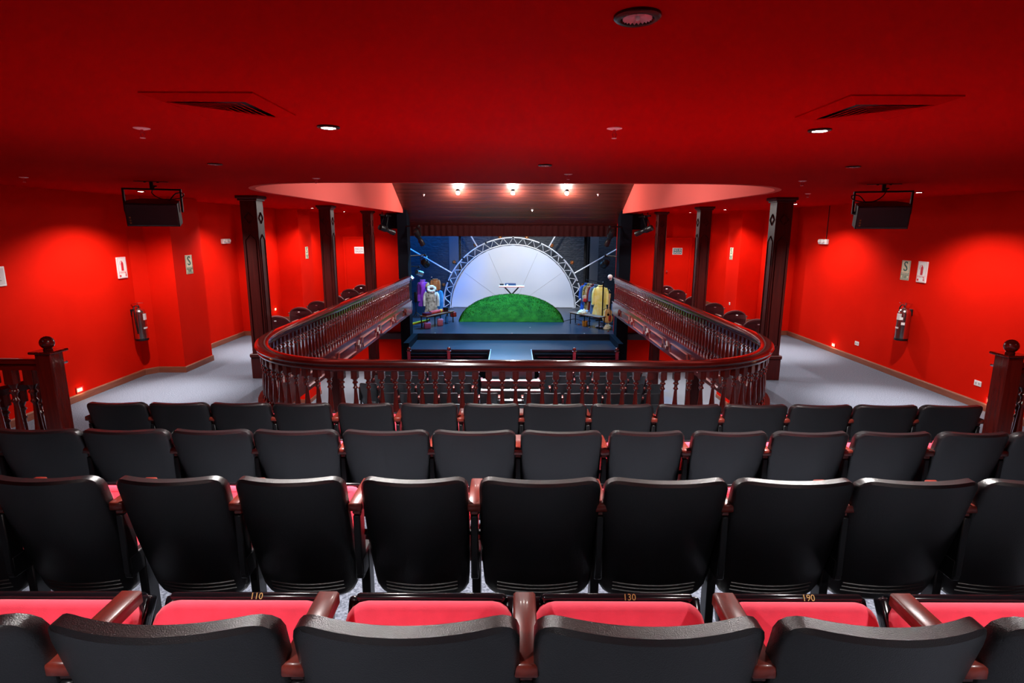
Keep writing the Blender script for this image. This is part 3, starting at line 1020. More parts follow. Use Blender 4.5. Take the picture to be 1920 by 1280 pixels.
for i, (px_, y, nm) in enumerate(((-2.55, 16.75, 'at the left'), (2.45, 16.7, 'at the right'), (0.60, 17.6, 'below the middle bulb'))):
    z = SL0.z + (SL1.z - SL0.z) * (SL0.y - y) / (SL0.y - SL1.y)
    o = MB().lathe([(0.035, 0.02), (0.035, -0.01), (0.012, -0.014), (0.012, -0.04), (0.02, -0.044)], 12, Matrix.Translation((px_, y, z))).build('sprinkler_head', PINKW, None, 40)
    tag(o, 'small pale sprinkler head on the timber ceiling %s' % nm, 'sprinkler')


def sprinkler(x, y, label):
    t = thing('ceiling_sprinkler', label, 'sprinkler', (x, y, ZC), 0, 'ceiling sprinklers')
    MB().lathe([(0.038, 0), (0.038, -0.003), (0.02, -0.008)], 20).build('escutcheon', PINKW, t, 40)
    b = MB().lathe([(0.007, -0.004), (0.007, -0.022)], 8)
    for s in (-1, 1):
        b.tube([(s * 0.006, 0, -0.02), (s * 0.011, 0, -0.032), (s * 0.004, 0, -0.046)], 0.0025, 6)
    b.build('frame_arms', REDPR, t, 40)
    MB().lathe([(0.013, -0.046), (0.013, -0.049)], 14).build('deflector', PINKW, t)


sprinkler(-1.85, 2.97, 'pale ceiling sprinkler in front of the left air diffuser')
sprinkler(0.50, 2.93, 'pale ceiling sprinkler between the two lit ceiling downlights')
sprinkler(0.50, 5.27, 'pale ceiling sprinkler by the front edge of the ceiling opening')
sprinkler(-1.94, 5.79, 'pale ceiling sprinkler above the left end of the ceiling opening')
sprinkler(2.92, 5.90, 'pale ceiling sprinkler above the right end of the ceiling opening')
sprinkler(-4.83, 5.79, 'pale ceiling sprinkler near the left frame edge')
sprinkler(4.0, 7.9, 'pale ceiling sprinkler between the right speaker and the nearest column')


def diffuser(x0, x1, y0, y1, inner, label):
    """inner: +1 when the side louvres sit on the +x side"""
    cx, cy = (x0 + x1) / 2, (y0 + y1) / 2
    t = thing('air_diffuser', label, 'air diffuser', (cx, cy, ZC), 0, 'square ceiling air diffusers')
    h = (x1 - x0) / 2
    a, b_ = h, h - 0.012
    fr = MB()
    ring = [(a, 0.0), (a, -0.006), (h - 0.055, -0.024), (h - 0.065, -0.018), (h - 0.065, 0.0)]
    vs_ = []
    for (r_, z) in ring:
        vs_ += [(-r_, -r_, z), (r_, -r_, z), (r_, r_, z), (-r_, r_, z)]
    fs = []
    for q in range(len(ring) - 1):
        for k in range(4):
            l = (k + 1) % 4
            fs.append((q * 4 + k, q * 4 + l, (q + 1) * 4 + l, (q + 1) * 4 + k))
    fr.add(vs_, fs).build('frame', CEIL, t)
    MB().box(-h + 0.066, h - 0.066, -h + 0.066, -h + 0.068, -0.021, -0.001).box(-h + 0.066, h - 0.066, h - 0.068, h - 0.066, -0.021, -0.001).build('slot_shade_strips', BLKM, t)  # black strips: shade at the slot sides put in as colour
    g = h - 0.065
    MB().box(-g, g, -g, g, -0.004, -0.001).build('slot_shade_sheet', BLKM, t)  # black sheet standing in for the shade deep in the slots
    n = 6
    p = 0.0235
    for i in range(n):
        o0 = -g + 0.012 + i * p
        w = 0.011
        # L-shaped slat: along the near side and the inner side
        xa = -g * inner
        xin = -o0 * inner
        xfar = xa + inner * (i * p)
        z0, z1 = -0.0235, -0.0215
        b = MB()
        yy0 = o0 + 0.009
        w = 0.004
        xin = -yy0 * inner
        xo = xin - inner * w
        vs_ = []
        for zz_ in (z0, z1):
            vs_ += [(xfar, yy0, zz_), (xin, yy0, zz_), (xin, g - i * p, zz_), (xo, g - i * p, zz_), (xo, yy0 + w, zz_), (xfar, yy0 + w, zz_)]
        b.add(vs_, [(0, 1, 4, 5), (1, 2, 3, 4), (6, 7, 10, 11), (7, 8, 9, 10)] + [(k, (k + 1) % 6, (k + 1) % 6 + 6, k + 6) for k in range(6)])
        b.build('slat', CEIL, t)
    # blank corner panel
    q = g - n * p
    pl = [(-g, -g), (-q, -q), (q, -q), (q, q), (g, g), (-g, g)]
    MB().prism([(x * inner, y) for x, y in pl], -0.0245, -0.0205).build('blank_panel', CEIL, t)


diffuser(-1.37, -0.95, 2.19, 2.63, 1, 'red square air diffuser in the ceiling at the left')
diffuser(1.24, 1.66, 2.20, 2.64, -1, 'red square air diffuser in the ceiling at the right')

# ------------------------------------------------------------ hanging loudspeakers


def speaker(x, y, sx, label):
    t = thing('hanging_loudspeaker', label, 'loudspeaker', (x, y, ZC), R(-20 * sx))
    MB().bbox(-0.16, 0.16, -0.02, 0.02, -0.006, 0, 0.002).lathe([(0.012, -0.006), (0.012, -0.014)], 8, Matrix.Translation((-0.06, 0, 0))).lathe([(0.012, -0.006), (0.012, -0.014)], 8, Matrix.Translation((0.06, 0, 0))).build('ceiling_plate', BLKM, t)
    MB().bbox(-0.017, 0.017, -0.017, 0.017, -0.075, -0.005, 0.004).bbox(0.015, 0.05, -0.008, 0.008, -0.055, -0.04, 0.003).build('drop_post', BLKM, t)
    br = MB().bbox(-0.275, 0.275, -0.02, 0.02, -0.09, -0.072, 0.004)
    for s in (-1, 1):
        br.bbox(s * 0.268 - 0.009, s * 0.268 + 0.009, -0.022, 0.022, -0.315, -0.072, 0.004)
        br.lathe([(0.02, 0), (0.02, 0.012)], 10, Matrix.Translation((s * 0.262, 0, -0.30)) @ Matrix.Rotation(R(90), 4, 'Y'))
    br.build('bracket', BLKM, t)
    M = Matrix.Translation((0, 0, -0.33)) @ Matrix.Rotation(R(14), 4, 'X')
    w = 0.245
    body = MB()
    poly = [(-w, -0.12), (w, -0.12), (w, 0.05), (w - 0.10, 0.15), (-w + 0.10, 0.15), (-w, 0.05)]
    body.prism(poly, -0.115, 0.125, M)
    bo = body.build('cabinet', BLKM, t)
    MB().bbox(-w + 0.008, w - 0.008, -0.128, -0.118, -0.108, 0.118, 0.004, 1, M).build('grille', BLKP, bo)
    for k in range(3):
        MB().bbox(-w + 0.03, -w + 0.048, -0.132, -0.127, -0.03 - k * 0.028, -0.012 - k * 0.028, 0.003, 1, M).build('badge', GOLD, bo)
    pts = catmull([(0.03, 0, -0.05), (0.0, -0.03, -0.12), (-0.10 * sx, -0.05, -0.185), (-0.27 * sx, -0.05, -0.17), (-0.30 * sx, -0.03, -0.12), (-0.22 * sx, 0.0, -0.12), (-0.10 * sx, 0.04, -0.25)], 0.03)
    MB().tube(pts, 0.006, 6).build('cable', BLKM, t, 50)


speaker(-3.86, 6.25, -1, 'black loudspeaker in a ceiling bracket at the left')
speaker(3.97, 6.25, 1, 'black loudspeaker in a ceiling bracket at the right')

# ------------------------------------------------------------ wall items
# frames whose local x runs along the wall as the viewer reads it, local z out of the wall


def wall_M(side, y, z, xw):
    if side == 'L':     # wall facing +x; reading direction = +y
        return Matrix(((0, 0, 1, xw), (1, 0, 0, y), (0, 1, 0, z), (0, 0, 0, 1)))
    return Matrix(((0, 0, -1, xw), (-1, 0, 0, y), (0, 1, 0, z), (0, 0, 0, 1)))


def at_wall(name, label, cat, side, y, z, xw, group=None):
    t = thing(name, label, cat)
    if group:
        t['group'] = group
    t.matrix_world = wall_M(side, y, z, xw)
    return t


def safe_sign(side, y, z, xw, label):
    t = at_wall('safety_sign', label, 'sign', side, y, z, xw, 'S safety zone signs')
    MB().bbox(-0.10, 0.10, -0.155, 0.155, 0, 0.006, 0.002).build('sign_board', CREAM, t)
    f = MB()
    for (a, b, c, d) in ((-0.092, 0.092, 0.143, 0.147), (-0.092, 0.092, -0.147, -0.143), (-0.092, -0.088, -0.147, 0.147), (0.088, 0.092, -0.147, 0.147)):
        f.box(a, b, c, d, 0.006, 0.0075)
    f.build('border_line', GREEN, t)
    text('S', 0.215, GREEN, t, Matrix.Translation((0, 0.055, 0.008)) @ Matrix.Diagonal((1.05, 1, 1, 1)), 'letter')
    h = MB()
    for k in range(6):
        for yy_ in (-0.048, -0.132):
            x = -0.08 + k * 0.029
            h.add([(x, yy_ - 0.008, 0.0078), (x + 0.013, yy_ - 0.008, 0.0078), (x + 0.020, yy_ + 0.008, 0.0078), (x + 0.007, yy_ + 0.008, 0.0078)], [(0, 1, 2, 3)])
    h.build('hatching', GREEN, t)
    text('ZONA SEGURA', 0.026, GREEN, t, Matrix.Translation((0, -0.073, 0.007)), 'lettering', 0.001)
    text('EN CASOS', 0.022, GREEN, t, Matrix.Translation((0, -0.094, 0.007)), 'lettering', 0.001)
    text('DE SISMOS', 0.022, GREEN, t, Matrix.Translation((0, -0.113, 0.007)), 'lettering', 0.001)


safe_sign('L', 9.56, 1.755, -5.43, 'cream S safety sign on the near pilaster of the left wall')
safe_sign('R', 9.12, 1.73, XR, 'cream S safety sign on the right wall above the fire extinguisher')
safe_sign('L', 15.1, 1.73, -5.43, 'cream S safety sign on the far left pilaster between two columns')
safe_sign('R', 15.0, 1.75, 5.75, 'cream S safety sign on the far right pilaster between two columns')


def ext_sign(side, y, z, xw, label):
    t = at_wall('extinguisher_sign', label, 'sign', side, y, z, xw)
    MB().bbox(-0.10, 0.10, -0.16, 0.16, 0, 0.022, 0.003).build('sign_board', WHITE, t)
    f = MB()
    for (a, b, c, d) in ((-0.09, 0.09, 0.148, 0.151), (-0.09, 0.09, -0.151, -0.148), (-0.09, -0.087, -0.15, 0.15), (0.087, 0.09, -0.15, 0.15), (-0.09, 0.09, -0.060, -0.057)):
        f.box(a, b, c, d, 0.022, 0.0235)
    f.build('border_line', REDPR, t)
    p = MB().prism([(-0.024, -0.045), (0.026, -0.045), (0.026, 0.06), (0.018, 0.082), (0.008, 0.088), (0.008, 0.10), (-0.006, 0.10), (-0.006, 0.088), (-0.016, 0.082), (-0.024, 0.06)], 0.022, 0.024)
    p.tube([(0.0, 0.102, 0.023), (-0.025, 0.104, 0.023), (-0.044, 0.085, 0.023), (-0.048, 0.04, 0.023)], 0.003, 5)
    p.build('extinguisher_symbol', REDPR, t)
    text('EXTINTOR', 0.030, REDPR, t, Matrix.Translation((-0.018, -0.078, 0.022)), 'lettering', 0.001)
    a = MB().prism([(0.056, -0.068), (0.068, -0.068), (0.068, -0.112), (0.080, -0.112), (0.062, -0.140), (0.044, -0.112), (0.056, -0.112)], 0.022, 0.024)
    a.build('arrow', REDPR, t)
    MB().box(-0.080, -0.045, -0.138, -0.105, 0.022, 0.0235).build('symbol_square', REDPR, t)


ext_sign('L', 8.72, 1.755, XL, 'white fire extinguisher sign on the left wall')
ext_sign('R', 8.73, 1.73, XR, 'white fire extinguisher sign on the right wall beside the S sign')


def extinguisher(side, y, z, xw, label):
    t = at_wall('fire_extinguisher', label, 'extinguisher', side, y, z, xw)
    r = 0.092
    c = Matrix.Translation((0, 0, r + 0.015)) @ Matrix.Rotation(R(-90), 4, 'X')
    # local y is up
    b = MB().lathe([(r, 0.03), (r, 0.43), (r * 0.97, 0.455), (r * 0.82, 0.485), (r * 0.55, 0.505), (0.03, 0.515), (0.028, 0.535)], 24, c)
    cy = b.build('cylinder', STEEL, t, 50)
    MB().lathe([(r * 0.97, 0.0), (r + 0.003, 0.006), (r + 0.003, 0.035), (r * 0.97, 0.037)], 24, c).build('base_ring', BLKM, t, 50)
    v = MB().lathe([(0.022, 0.535), (0.022, 0.56), (0.014, 0.565)], 12, c)
    v.build('valve', CHROME, t, 40)
    h = MB()
    h.bbox(-0.012, 0.012, 0.565, 0.573, r - 0.02, r + 0.10, 0.003, 1, Matrix.Rotation(R(-8), 4, 'X'))
    h.bbox(-0.012, 0.012, 0.595, 0.602, r - 0.02, r + 0.11, 0.003, 1)
    h.bbox(-0.011, 0.011, 0.56, 0.60, r - 0.015, r + 0.01, 0.003, 1)
    h.build('lever', CHROME, t)
    s = 1 if side == 'L' else -1
    MB().tube(catmull([(-0.02, 0.55, r), (-0.085, 0.555, r + 0.01), (-0.115, 0.50, r + 0.02), (-0.112, 0.35, r + 0.02), (-0.10, 0.12, r + 0.03)], 0.03), 0.009, 8).build('hose', BLKM, t, 50)
    # labels wrapped around the front
    for (a0, a1, z0, z1, m_, nm) in ((55, 115, 0.33, 0.43, PAPER, 'paper_label'), (40, 70, 0.335, 0.375, WHITE, 'tag_label'), (20, 50, 0.255, 0.295, WHITE, 'tag_label'), (70, 120, 0.19, 0.215, PAPER, 'stripe_label')):
        vs_ = []
        k = 6
        for i in range(k + 1):
            a = R(a0 + (a1 - a0) * i / k)
            for zz_ in (z0, z1):
                vs_.append(((r + 0.0015) * math.cos(a), zz_, r + 0.015 + (r + 0.0015) * math.sin(a)))
        MB().add(vs_, [(2 * i, 2 * i + 2, 2 * i + 3, 2 * i + 1) for i in range(k)]).build(nm, m_, t)
    MB().bbox(-0.04, 0.04, 0.40, 0.50, 0.0, 0.02, 0.004).build('wall_bracket', BLKM, t)


extinguisher('L', 8.84, 0.60, XL, 'stainless steel fire extinguisher hung on the left wall')
extinguisher('R', 8.86, 0.64, XR, 'stainless steel fire extinguisher hung on the right wall')


def outlet(side, y, z, xw, label, double=True):
    t = at_wall('wall_outlet', label, 'outlet', side, y, z, xw)
    w = 0.06 if double else 0.035
    MB().bbox(-w, w, -0.036, 0.036, 0, 0.008, 0.003).build('cover_plate', WHITE, t)
    for s in ((-1, 1) if double else (0,)):
        so = MB().bbox(s * 0.026 - 0.016, s * 0.026 + 0.016, -0.02, 0.02, 0.007, 0.011, 0.002).build('socket', PAPER, t)
        for q in (-1, 1):
            MB().box(s * 0.026 + q * 0.006 - 0.002, s * 0.026 + q * 0.006 + 0.002, -0.008, 0.008, 0.011, 0.0115).build('slot', BLKM, so)


outlet('L', 7.30, 0.33, XL, 'white double outlet low on the left wall')
outlet('R', 7.40, 0.33, XR, 'white double outlet low on the right wall near the newel')
outlet('R', 10.14, 0.33, XR, 'white outlet low on the right wall beyond the extinguisher')
outlet('R', 14.85, 0.45, 5.75, 'small white wall plate on the far right pilaster', False)


def step_light(side, y, z, xw, label):
    t = at_wall('step_light', label, 'step light', side, y, z, xw)
    f = MB()
    f.bbox(-0.065, 0.065, 0.022, 0.04, 0, 0.012, 0.003).bbox(-0.065, 0.065, -0.04, -0.022, 0, 0.012, 0.003).bbox(-0.065, -0.045, -0.03, 0.03, 0, 0.012, 0.003).bbox(0.045, 0.065, -0.03, 0.03, 0, 0.012, 0.003)
    f.build('frame', REDPR, t)
    MB().box(-0.046, 0.046, -0.023, 0.023, 0, 0.006).build('lens', STEPL, t)
    lamp('lamp', 'POINT', (0, -0.01, 0.06), 0.35, (1.0, 0.55, 0.25), None, radius=0.02, parent=t)


step_light('L', 7.56, 0.15, XL, 'glowing orange step light low on the left wall')
step_light('R', 7.16, 0.15, XR, 'glowing orange step light low on the right wall by the newel')
step_light('R', 10.87, 0.15, XR, 'glowing step light low on the right wall beyond the outlet')
step_light('L', 14.2, 0.35, XL, 'glowing step light low on the far left wall by the first gallery chairs')


def emergency(side, y, z, xw, label, cable):
    t = at_wall('emergency_light', label, 'emergency light', side, y, z, xw)
    MB().bbox(-0.15, 0.15, -0.05, 0.05, 0, 0.06, 0.012, 2).build('housing', WHITE, t, 40)
    MB().bbox(-0.13, 0.13, -0.045, 0.0, 0.058, 0.064, 0.004).build('diffuser', PAPER, t)
    for k in (-1, 1):
        MB().lathe([(0.028, 0.0), (0.032, 0.03), (0.030, 0.034)], 12, Matrix.Translation((k * 0.07, 0.01, 0.06))).build('lamp_head', WHITE, t, 40)
    if cable:
        MB().tube([(0.05, 0.05, 0.008), (0.05, ZC - z, 0.008)], 0.006, 6).build('cable', BLKM, t)


emergency('L', 11.95, 2.09, XL, 'white emergency light box high on the left wall', False)
emergency('R', 11.59, 2.13, XR, 'white emergency light box with cable high on the right wall', True)
t = at_wall('framed_notice', 'white framed notice on the left wall at the frame edge', 'notice', 'L', 6.55, 1.79, XL)
MB().bbox(-0.15, 0.15, -0.115, 0.115, 0, 0.014, 0.004).build('frame', WHITE, t)
MB().box(-0.13, 0.13, -0.095, 0.095, 0.014, 0.0155).build('paper', PAPER, t)
for k in range(4):
    MB().box(-0.10, 0.05 + 0.012 * k, 0.055 - k * 0.035, 0.062 - k * 0.035, 0.0155, 0.0162).build('text_line', GREYPR, t)

# ------------------------------------------------------------ theatre lanterns


def lantern(loc, target, label, long=True, m_=BLKM, hang=0.25, arm=None):
    t = thing('theatre_lantern', label, 'stage light', loc, 0, 'stage lanterns')
    q = (Vector(target) - Vector(loc)).to_track_quat('-Z', 'Y').to_matrix().to_4x4()
    if long:
        prof = [(0.05, 0.26), (0.085, 0.25), (0.09, 0.05), (0.075, 0.02), (0.06, -0.02), (0.06, -0.12), (0.075, -0.14), (0.08, -0.30), (0.078, -0.30), (0.07, -0.29)]
    else:
        prof = [(0.05, 0.14), (0.10, 0.12), (0.115, 0.02), (0.115, -0.10), (0.12, -0.12), (0.11, -0.12)]
    MB().lathe(prof, 16, q).build('body', m_, t, 40)
    MB().lathe([(0.001, prof[-1][1]), (prof[-1][0] - 0.004, prof[-1][1])], 14, q, False, False).build('lens', COPPER if not long else BLKG, t)
    y = MB()
    y.tube([q @ Vector((-0.11, 0, 0.05)), q @ Vector((-0.12, 0, 0.10)) + Vector((0, 0, 0.10)), Vector((-0.06, 0, hang)), Vector((0.06, 0, hang)), q @ Vector((0.12, 0, 0.10)) + Vector((0, 0, 0.10)), q @ Vector((0.11, 0, 0.05))], 0.012, 6)
    y.build('yoke', BLKM, t, 40)
    c = MB().bbox(-0.03, 0.03, -0.03, 0.03, hang - 0.01, hang + 0.07, 0.006)
    if arm:
        c.tube([(0, 0, hang + 0.04), arm], 0.02, 8)
    c.build('clamp', BLKM, t, 40)


lantern((-3.62, 16.55, 2.33), (-2.9, 17.6, 1.95), 'black stage lantern hanging beside the farthest left column', True, hang=0.36)
lantern((3.80, 16.55, 2.33), (2.9, 17.4, 1.9), 'black stage lantern hanging beside the farthest right column', True, hang=0.36)
lantern((-2.82, 17.3, 2.12), (-2.5, 17.9, 1.3), 'long dark stage lantern below the left end of the valance', True, hang=0.28, arm=(-0.46, 0.34, 0.32))
lantern((2.93, 17.3, 2.12), (2.7, 17.9, 1.3), 'long dark stage lantern below the right end of the valance', True, hang=0.28, arm=(0.44, 0.34, 0.32))
lantern((-2.80, 18.3, 1.28), (-1.6, 22.0, -0.5), 'dark side lantern on the left edge of the stage opening', False, hang=0.22, arm=(-0.46, -0.25, 0.24))
lantern((2.98, 18.3, 1.28), (1.8, 22.0, -0.5), 'dark side lantern on the right edge of the stage opening', False, hang=0.22, arm=(0.38, -0.25, 0.24))
lantern((-3.48, 21.2, 0.74), (-2.4, 22.4, 0.2), 'blue-lit side lantern above the coat stand', False, ALU, hang=0.2, arm=(-0.65, 0.0, 0.26))
lantern((-3.78, 21.0, 0.58), (-2.9, 20.9, -0.2), 'blue-lit lower side lantern at the left edge of the stage', False, ALU, hang=0.2, arm=(-0.35, 0.2, 0.25))
t = thing('lighting_boom', 'black upright boom at the left edge of the stage holding two lanterns', 'boom stand', (-4.15, 21.2, ZST))
MB().tube([(0, 0, 0.02), (0, 0, 2.2)], 0.025, 10).build('pole', BLKM, t, 40)
MB().lathe([(0.25, 0), (0.25, 0.02), (0.03, 0.04)], 18).build('base', BLKM, t, 40)
# coiled hardware / rail behind the hanging lanterns
for sx, x in ((-1, -3.75), (1, 3.90)):
    o = MB().tube([(x - sx * 0.02, 16.3, ZC - 0.10), (x - sx * 0.02, 17.75, ZC - 0.10)], 0.024, 10).tube([(x - sx * 0.02, 16.6, ZC - 0.10), (x - sx * 0.02, 16.6, ZC)], 0.012, 6).tube([(x - sx * 0.02, 17.3, ZC - 0.10), (x - sx * 0.02, 17.3, ZC)], 0.012, 6)
    o = o.build('lighting_bar', BLKM, None, 40)
    tag(o, 'short black lighting bar under the ceiling beside the %s header' % ('left' if sx < 0 else 'right'), 'lighting bar')
o = MB().sphere((3.02, 17.5, 0.93), 0.075, 14, 9).lathe([(0.03, -0.1), (0.05, 0.0)], 10, Matrix.Translation((3.04, 17.52, 0.92))).build('ball_lamp', WHITE, None, 50)
tag(o, 'white ball fitting at the stage end of the right balustrade', 'ball fitting')

# ------------------------------------------------------------ stage set: arch, cloth, rays, globes
AX, AY, RO, RI = 0.03, 24.2, 2.98, 2.69
arch = thing('truss_arch', 'chrome lattice truss arch framing the white backdrop', 'truss arch', (AX, AY, ZST))


def arc(r, y, n=72, a0=0.0, a1=math.pi):
    return [(r * math.cos(a0 + (a1 - a0) * i / n), y, r * math.sin(a0 + (a1 - a0) * i / n)) for i in range(n + 1)]


for y in (-0.15, 0.15):
    MB().tube(arc(RO, y), 0.028, 8).build('outer_chord', TRUSS, arch, 50)
MB().tube(arc(RI, 0), 0.024, 8).build('inner_chord', TRUSS, arch, 50)
nbz = 22
for i in range(nbz * 2):
    a0 = math.pi * i / (nbz * 2)
    a1 = math.pi * (i + 1) / (nbz * 2)
    r0, r1 = (RO, RI) if i % 2 == 0 else (RI, RO)
    for y in (-0.15, 0.15):
        MB().tube([(r0 * math.cos(a0), y if r0 == RO else 0, r0 * math.sin(a0)), (r1 * math.cos(a1), y if r1 == RO else 0, r1 * math.sin(a1))], 0.012, 5).build('brace', TRUSS, arch)
for s in (-1, 1):
    MB().bbox(s * (RO + RI) / 2 - 0.28, s * (RO + RI) / 2 + 0.28, -0.22, 0.22, 0, 0.02, 0.004).build('base_plate', ALU, arch)
for k in range(1, 8):
    a = math.pi * k / 8
    for y in (-0.15, 0.15):
        MB().tube([((RO) * math.cos(a - 0.012), y, RO * math.sin(a - 0.012)), (RO * math.cos(a + 0.012), y, RO * math.sin(a + 0.012))], 0.036, 8).build('coupler', BLKM, arch, 40)
# backdrop cloth, gently rippled
cl = thing('backdrop_cloth', 'white half-round cloth stretched inside the truss arch', 'backdrop', (AX, AY + 0.02, ZST))
rings, segs = 14, 60
vs_ = [(0, 0, 0.03)]
for i in range(1, rings + 1):
    for j in range(segs + 1):
        a = math.pi * j / segs
        r = (RI - 0.03 - 0.02 * abs(math.sin(a * nbz))) * i / rings
        x, z = r * math.cos(a), max(0.03, r * math.sin(a))
        y = 0.035 * math.sin(x * 2.1 + 0.4) * math.cos(z * 0.9) + 0.02 * math.sin(5 * a + 1) * i / rings
        vs_.append((x, y, z))
fs = [(0, 1 + j, 2 + j) for j in range(segs)]
for i in range(rings - 1):
    for j in range(segs):
        a = 1 + i * (segs + 1) + j
        fs.append((a, a + segs + 1, a + segs + 2, a + 1))
MB().add(vs_, fs).build('cloth', CLOTH, cl, 60)
for a in (R(36), R(66), R(114), R(144)):
    pts = []
    for i in range(13):
        r = RI * (0.12 + 0.83 * i / 12)
        x, z = r * math.cos(a), r * math.sin(a)
        pts.append((x, 0.035 * math.sin(x * 2.1 + 0.4) * math.cos(z * 0.9) + 0.02 * math.sin(5 * a + 1) * r / RI - 0.004, z))
    MB().tube(pts, 0.006, 4).build('seam', SEAM, cl)
MB().bbox(-RI, RI, -0.03, 0.03, 0.0, 0.03, 0.005).build('bottom_batten', ALU, cl)
# radial rods
for a, nm in ((30, 'lowest right'), (60, 'upper right'), (90, 'vertical middle'), (120, 'upper left'), (150, 'lowest left')):
    ca, sa = math.cos(R(a)), math.sin(R(a))
    L1 = 5.1 if a in (30, 150) else 4.6
    o = MB().tube([(AX + (RO + 0.03) * ca, AY - 0.16, ZST + (RO + 0.03) * sa), (AX + L1 * ca, AY - 0.16, ZST + L1 * sa)], 0.032, 10).build('sun_ray_rod', TRUSS, None, 50)
    tag(o, 'chrome rod radiating from the truss arch like a sun ray, %s' % nm, 'rod', 'rods radiating from the arch')
# copper globes
GL = [(-2.93, 0.03), (-2.46, 0.99), (-1.55, 1.72), (-0.51, 2.02), (0.60, 2.02), (1.66, 1.70), (2.53, 0.99), (3.02, 0.02)]
for i, (x, z) in enumerate(GL):
    t = thing('copper_globe_lamp', 'small copper globe lamp around the truss arch, %s from the left' % ORD[i], 'globe lamp', (x, AY - 0.1, z), 0, 'copper globe lamps around the arch')
    MB().sphere((0, 0, 0), 0.085, 14, 10).build('globe', COPPER, t, 60)
    dx, dz = AX - x, ZST - z
    l = math.hypot(dx, dz)
    dx, dz = dx / l, dz / l
    reach = l - RO
    MB().tube([(dx * 0.07, 0, dz * 0.07), (dx * 0.13, 0, dz * 0.13)], 0.035, 8).build('lamp_holder', BLKM, t, 40)
    MB().tube([(dx * 0.12, 0, dz * 0.12), (dx * max(0.14, reach), -0.02, dz * max(0.14, reach))], 0.01, 6).build('stem', BLKM, t)

# ------------------------------------------------------------ grass mound
n, m_ = 44, 16
RW, RD, RH = 1.90, 1.75, 0.83
MX, MY = -0.03, 20.35
vs_, fs = [], []
for i in range(m_ + 1):
    v = i / m_
    for j in range(n + 1):
        a = math.pi * j / n
        # straight front edge, half-round behind; surface swells up towards the back
        x = RW * math.cos(a)
        d = RD * math.sin(a) * v
        h = RH * math.sin(a) * math.sin(v * math.pi / 2) ** 0.9
        x = x * (0.995 + 0.012 * random.random())
        vs_.append((x, d, h + random.uniform(0, 0.012)))
for i in range(m_):
    for j in range(n):
        a = i * (n + 1) + j
        fs.append((a, a + 1, a + n + 2, a + n + 1))
# back wall of the mound
k0 = len(vs_)
for j in range(n + 1):
    a = math.pi * j / n
    vs_.append((RW * math.cos(a), RD * math.sin(a) + 0.06 * math.sin(a), 0))
for j in range(n):
    a = m_ * (n + 1) + j
    fs.append((a, a + 1, k0 + j + 1, k0 + j))
mound = thing('grass_mound', 'green artificial grass mound in the middle of the stage', 'mound', (MX, MY, ZST))
MB().add(vs_, fs).build('turf', GRASS, mound, 70)
bl = MB()
for i in range(9000):
    a = math.pi * random.random()
    v = math.sqrt(random.random())
    x = RW * math.cos(a)
    d = RD * math.sin(a) * v
    h = RH * math.sin(a) * math.sin(v * math.pi / 2) ** 0.9
    th = random.uniform(0, 6.28)
    w = 0.006
    bl.add([(x - w * math.cos(th), d - w * math.sin(th), h), (x + w * math.cos(th), d + w * math.sin(th), h),
            (x + random.uniform(-.02, .02), d + random.uniform(-.03, .01), h + random.uniform(0.02, 0.045))], [(0, 1, 2)])
o = bl.build('grass_blades', GRASS, mound)
o['kind'] = 'stuff'

# ------------------------------------------------------------ keyboard on its stand
t = thing('keyboard_stand', 'black X-shaped keyboard stand behind the grass mound', 'stand', (-0.02, 22.75, ZST))
zt = 1.02
for y in (-0.14, 0.14):
    for s in (-1, 1):
        MB().tube([(s * 0.27, y, zt), (-s * 0.66, y, 0.02)], 0.018, 8).build('leg', BLKM, t, 40)
MB().lathe([(0.045, -0.16), (0.045, 0.16)], 12, Matrix.Translation((0.0, 0, 0.73)) @ Matrix.Rotation(R(90), 4, 'X')).build('pivot', BLKM, t, 40)
for s in (-1, 1):
    MB().tube([(s * 0.27, -0.2, zt), (s * 0.27, 0.2, zt)], 0.018, 8).tube([(s * 0.66, -0.2, 0.018), (s * 0.66, 0.2, 0.018)], 0.018, 8).build('crossbar', BLKM, t, 40)
t = thing('keyboard', 'white electronic keyboard on the X-shaped stand', 'keyboard', (-0.02, 22.75, ZST + zt + 0.019))
MB().bbox(-0.51, 0.51, -0.15, 0.15, 0, 0.055, 0.01, 2).build('case', WHITE, t, 40)
for k in range(28):
    MB().bbox(-0.475 + k * 0.034, -0.475 + k * 0.034 + 0.031, -0.145, -0.03, 0.055, 0.066, 0.002).build('key', WHITE, t)
MB().bbox(-0.505, 0.505, -0.153, -0.149, 0.008, 0.022, 0.001).build('red_stripe', REDPR, t)
t2 = thing('effects_pad', 'small dark effects box on the left end of the keyboard', 'effects box', (-0.42, 22.80, ZST + zt + 0.076))
MB().bbox(-0.08, 0.08, -0.06, 0.06, 0, 0.07, 0.012, 2).build('case', BLKM, t2, 40)
MB().lathe([(0.02, 0.07), (0.018, 0.085)], 10, Matrix.Translation((-0.03, 0, 0))).lathe([(0.02, 0.07), (0.018, 0.085)], 10, Matrix.Translation((0.03, 0, 0))).build('knob', ALU, t2, 40)
t2 = thing('synth_module', 'dark synthesizer module on the middle of the keyboard', 'synthesizer', (-0.07, 22.82, ZST + zt + 0.076))
MB().bbox(-0.22, 0.22, -0.07, 0.07, 0, 0.085, 0.01, 2).build('case', mat('dark_blue_plastic', (0.01, 0.03, 0.08), 0.4), t2, 40)
MB().bbox(-0.16, -0.09, -0.075, -0.068, 0.01, 0.055, 0.002).build('screen', WHITE, t2)
for k in range(5):
    MB().lathe([(0.012, 0.085), (0.010, 0.10)], 8, Matrix.Translation((-0.04 + k * 0.05, 0, 0))).build('knob', ALU, t2, 40)

# ------------------------------------------------------------ benches and props


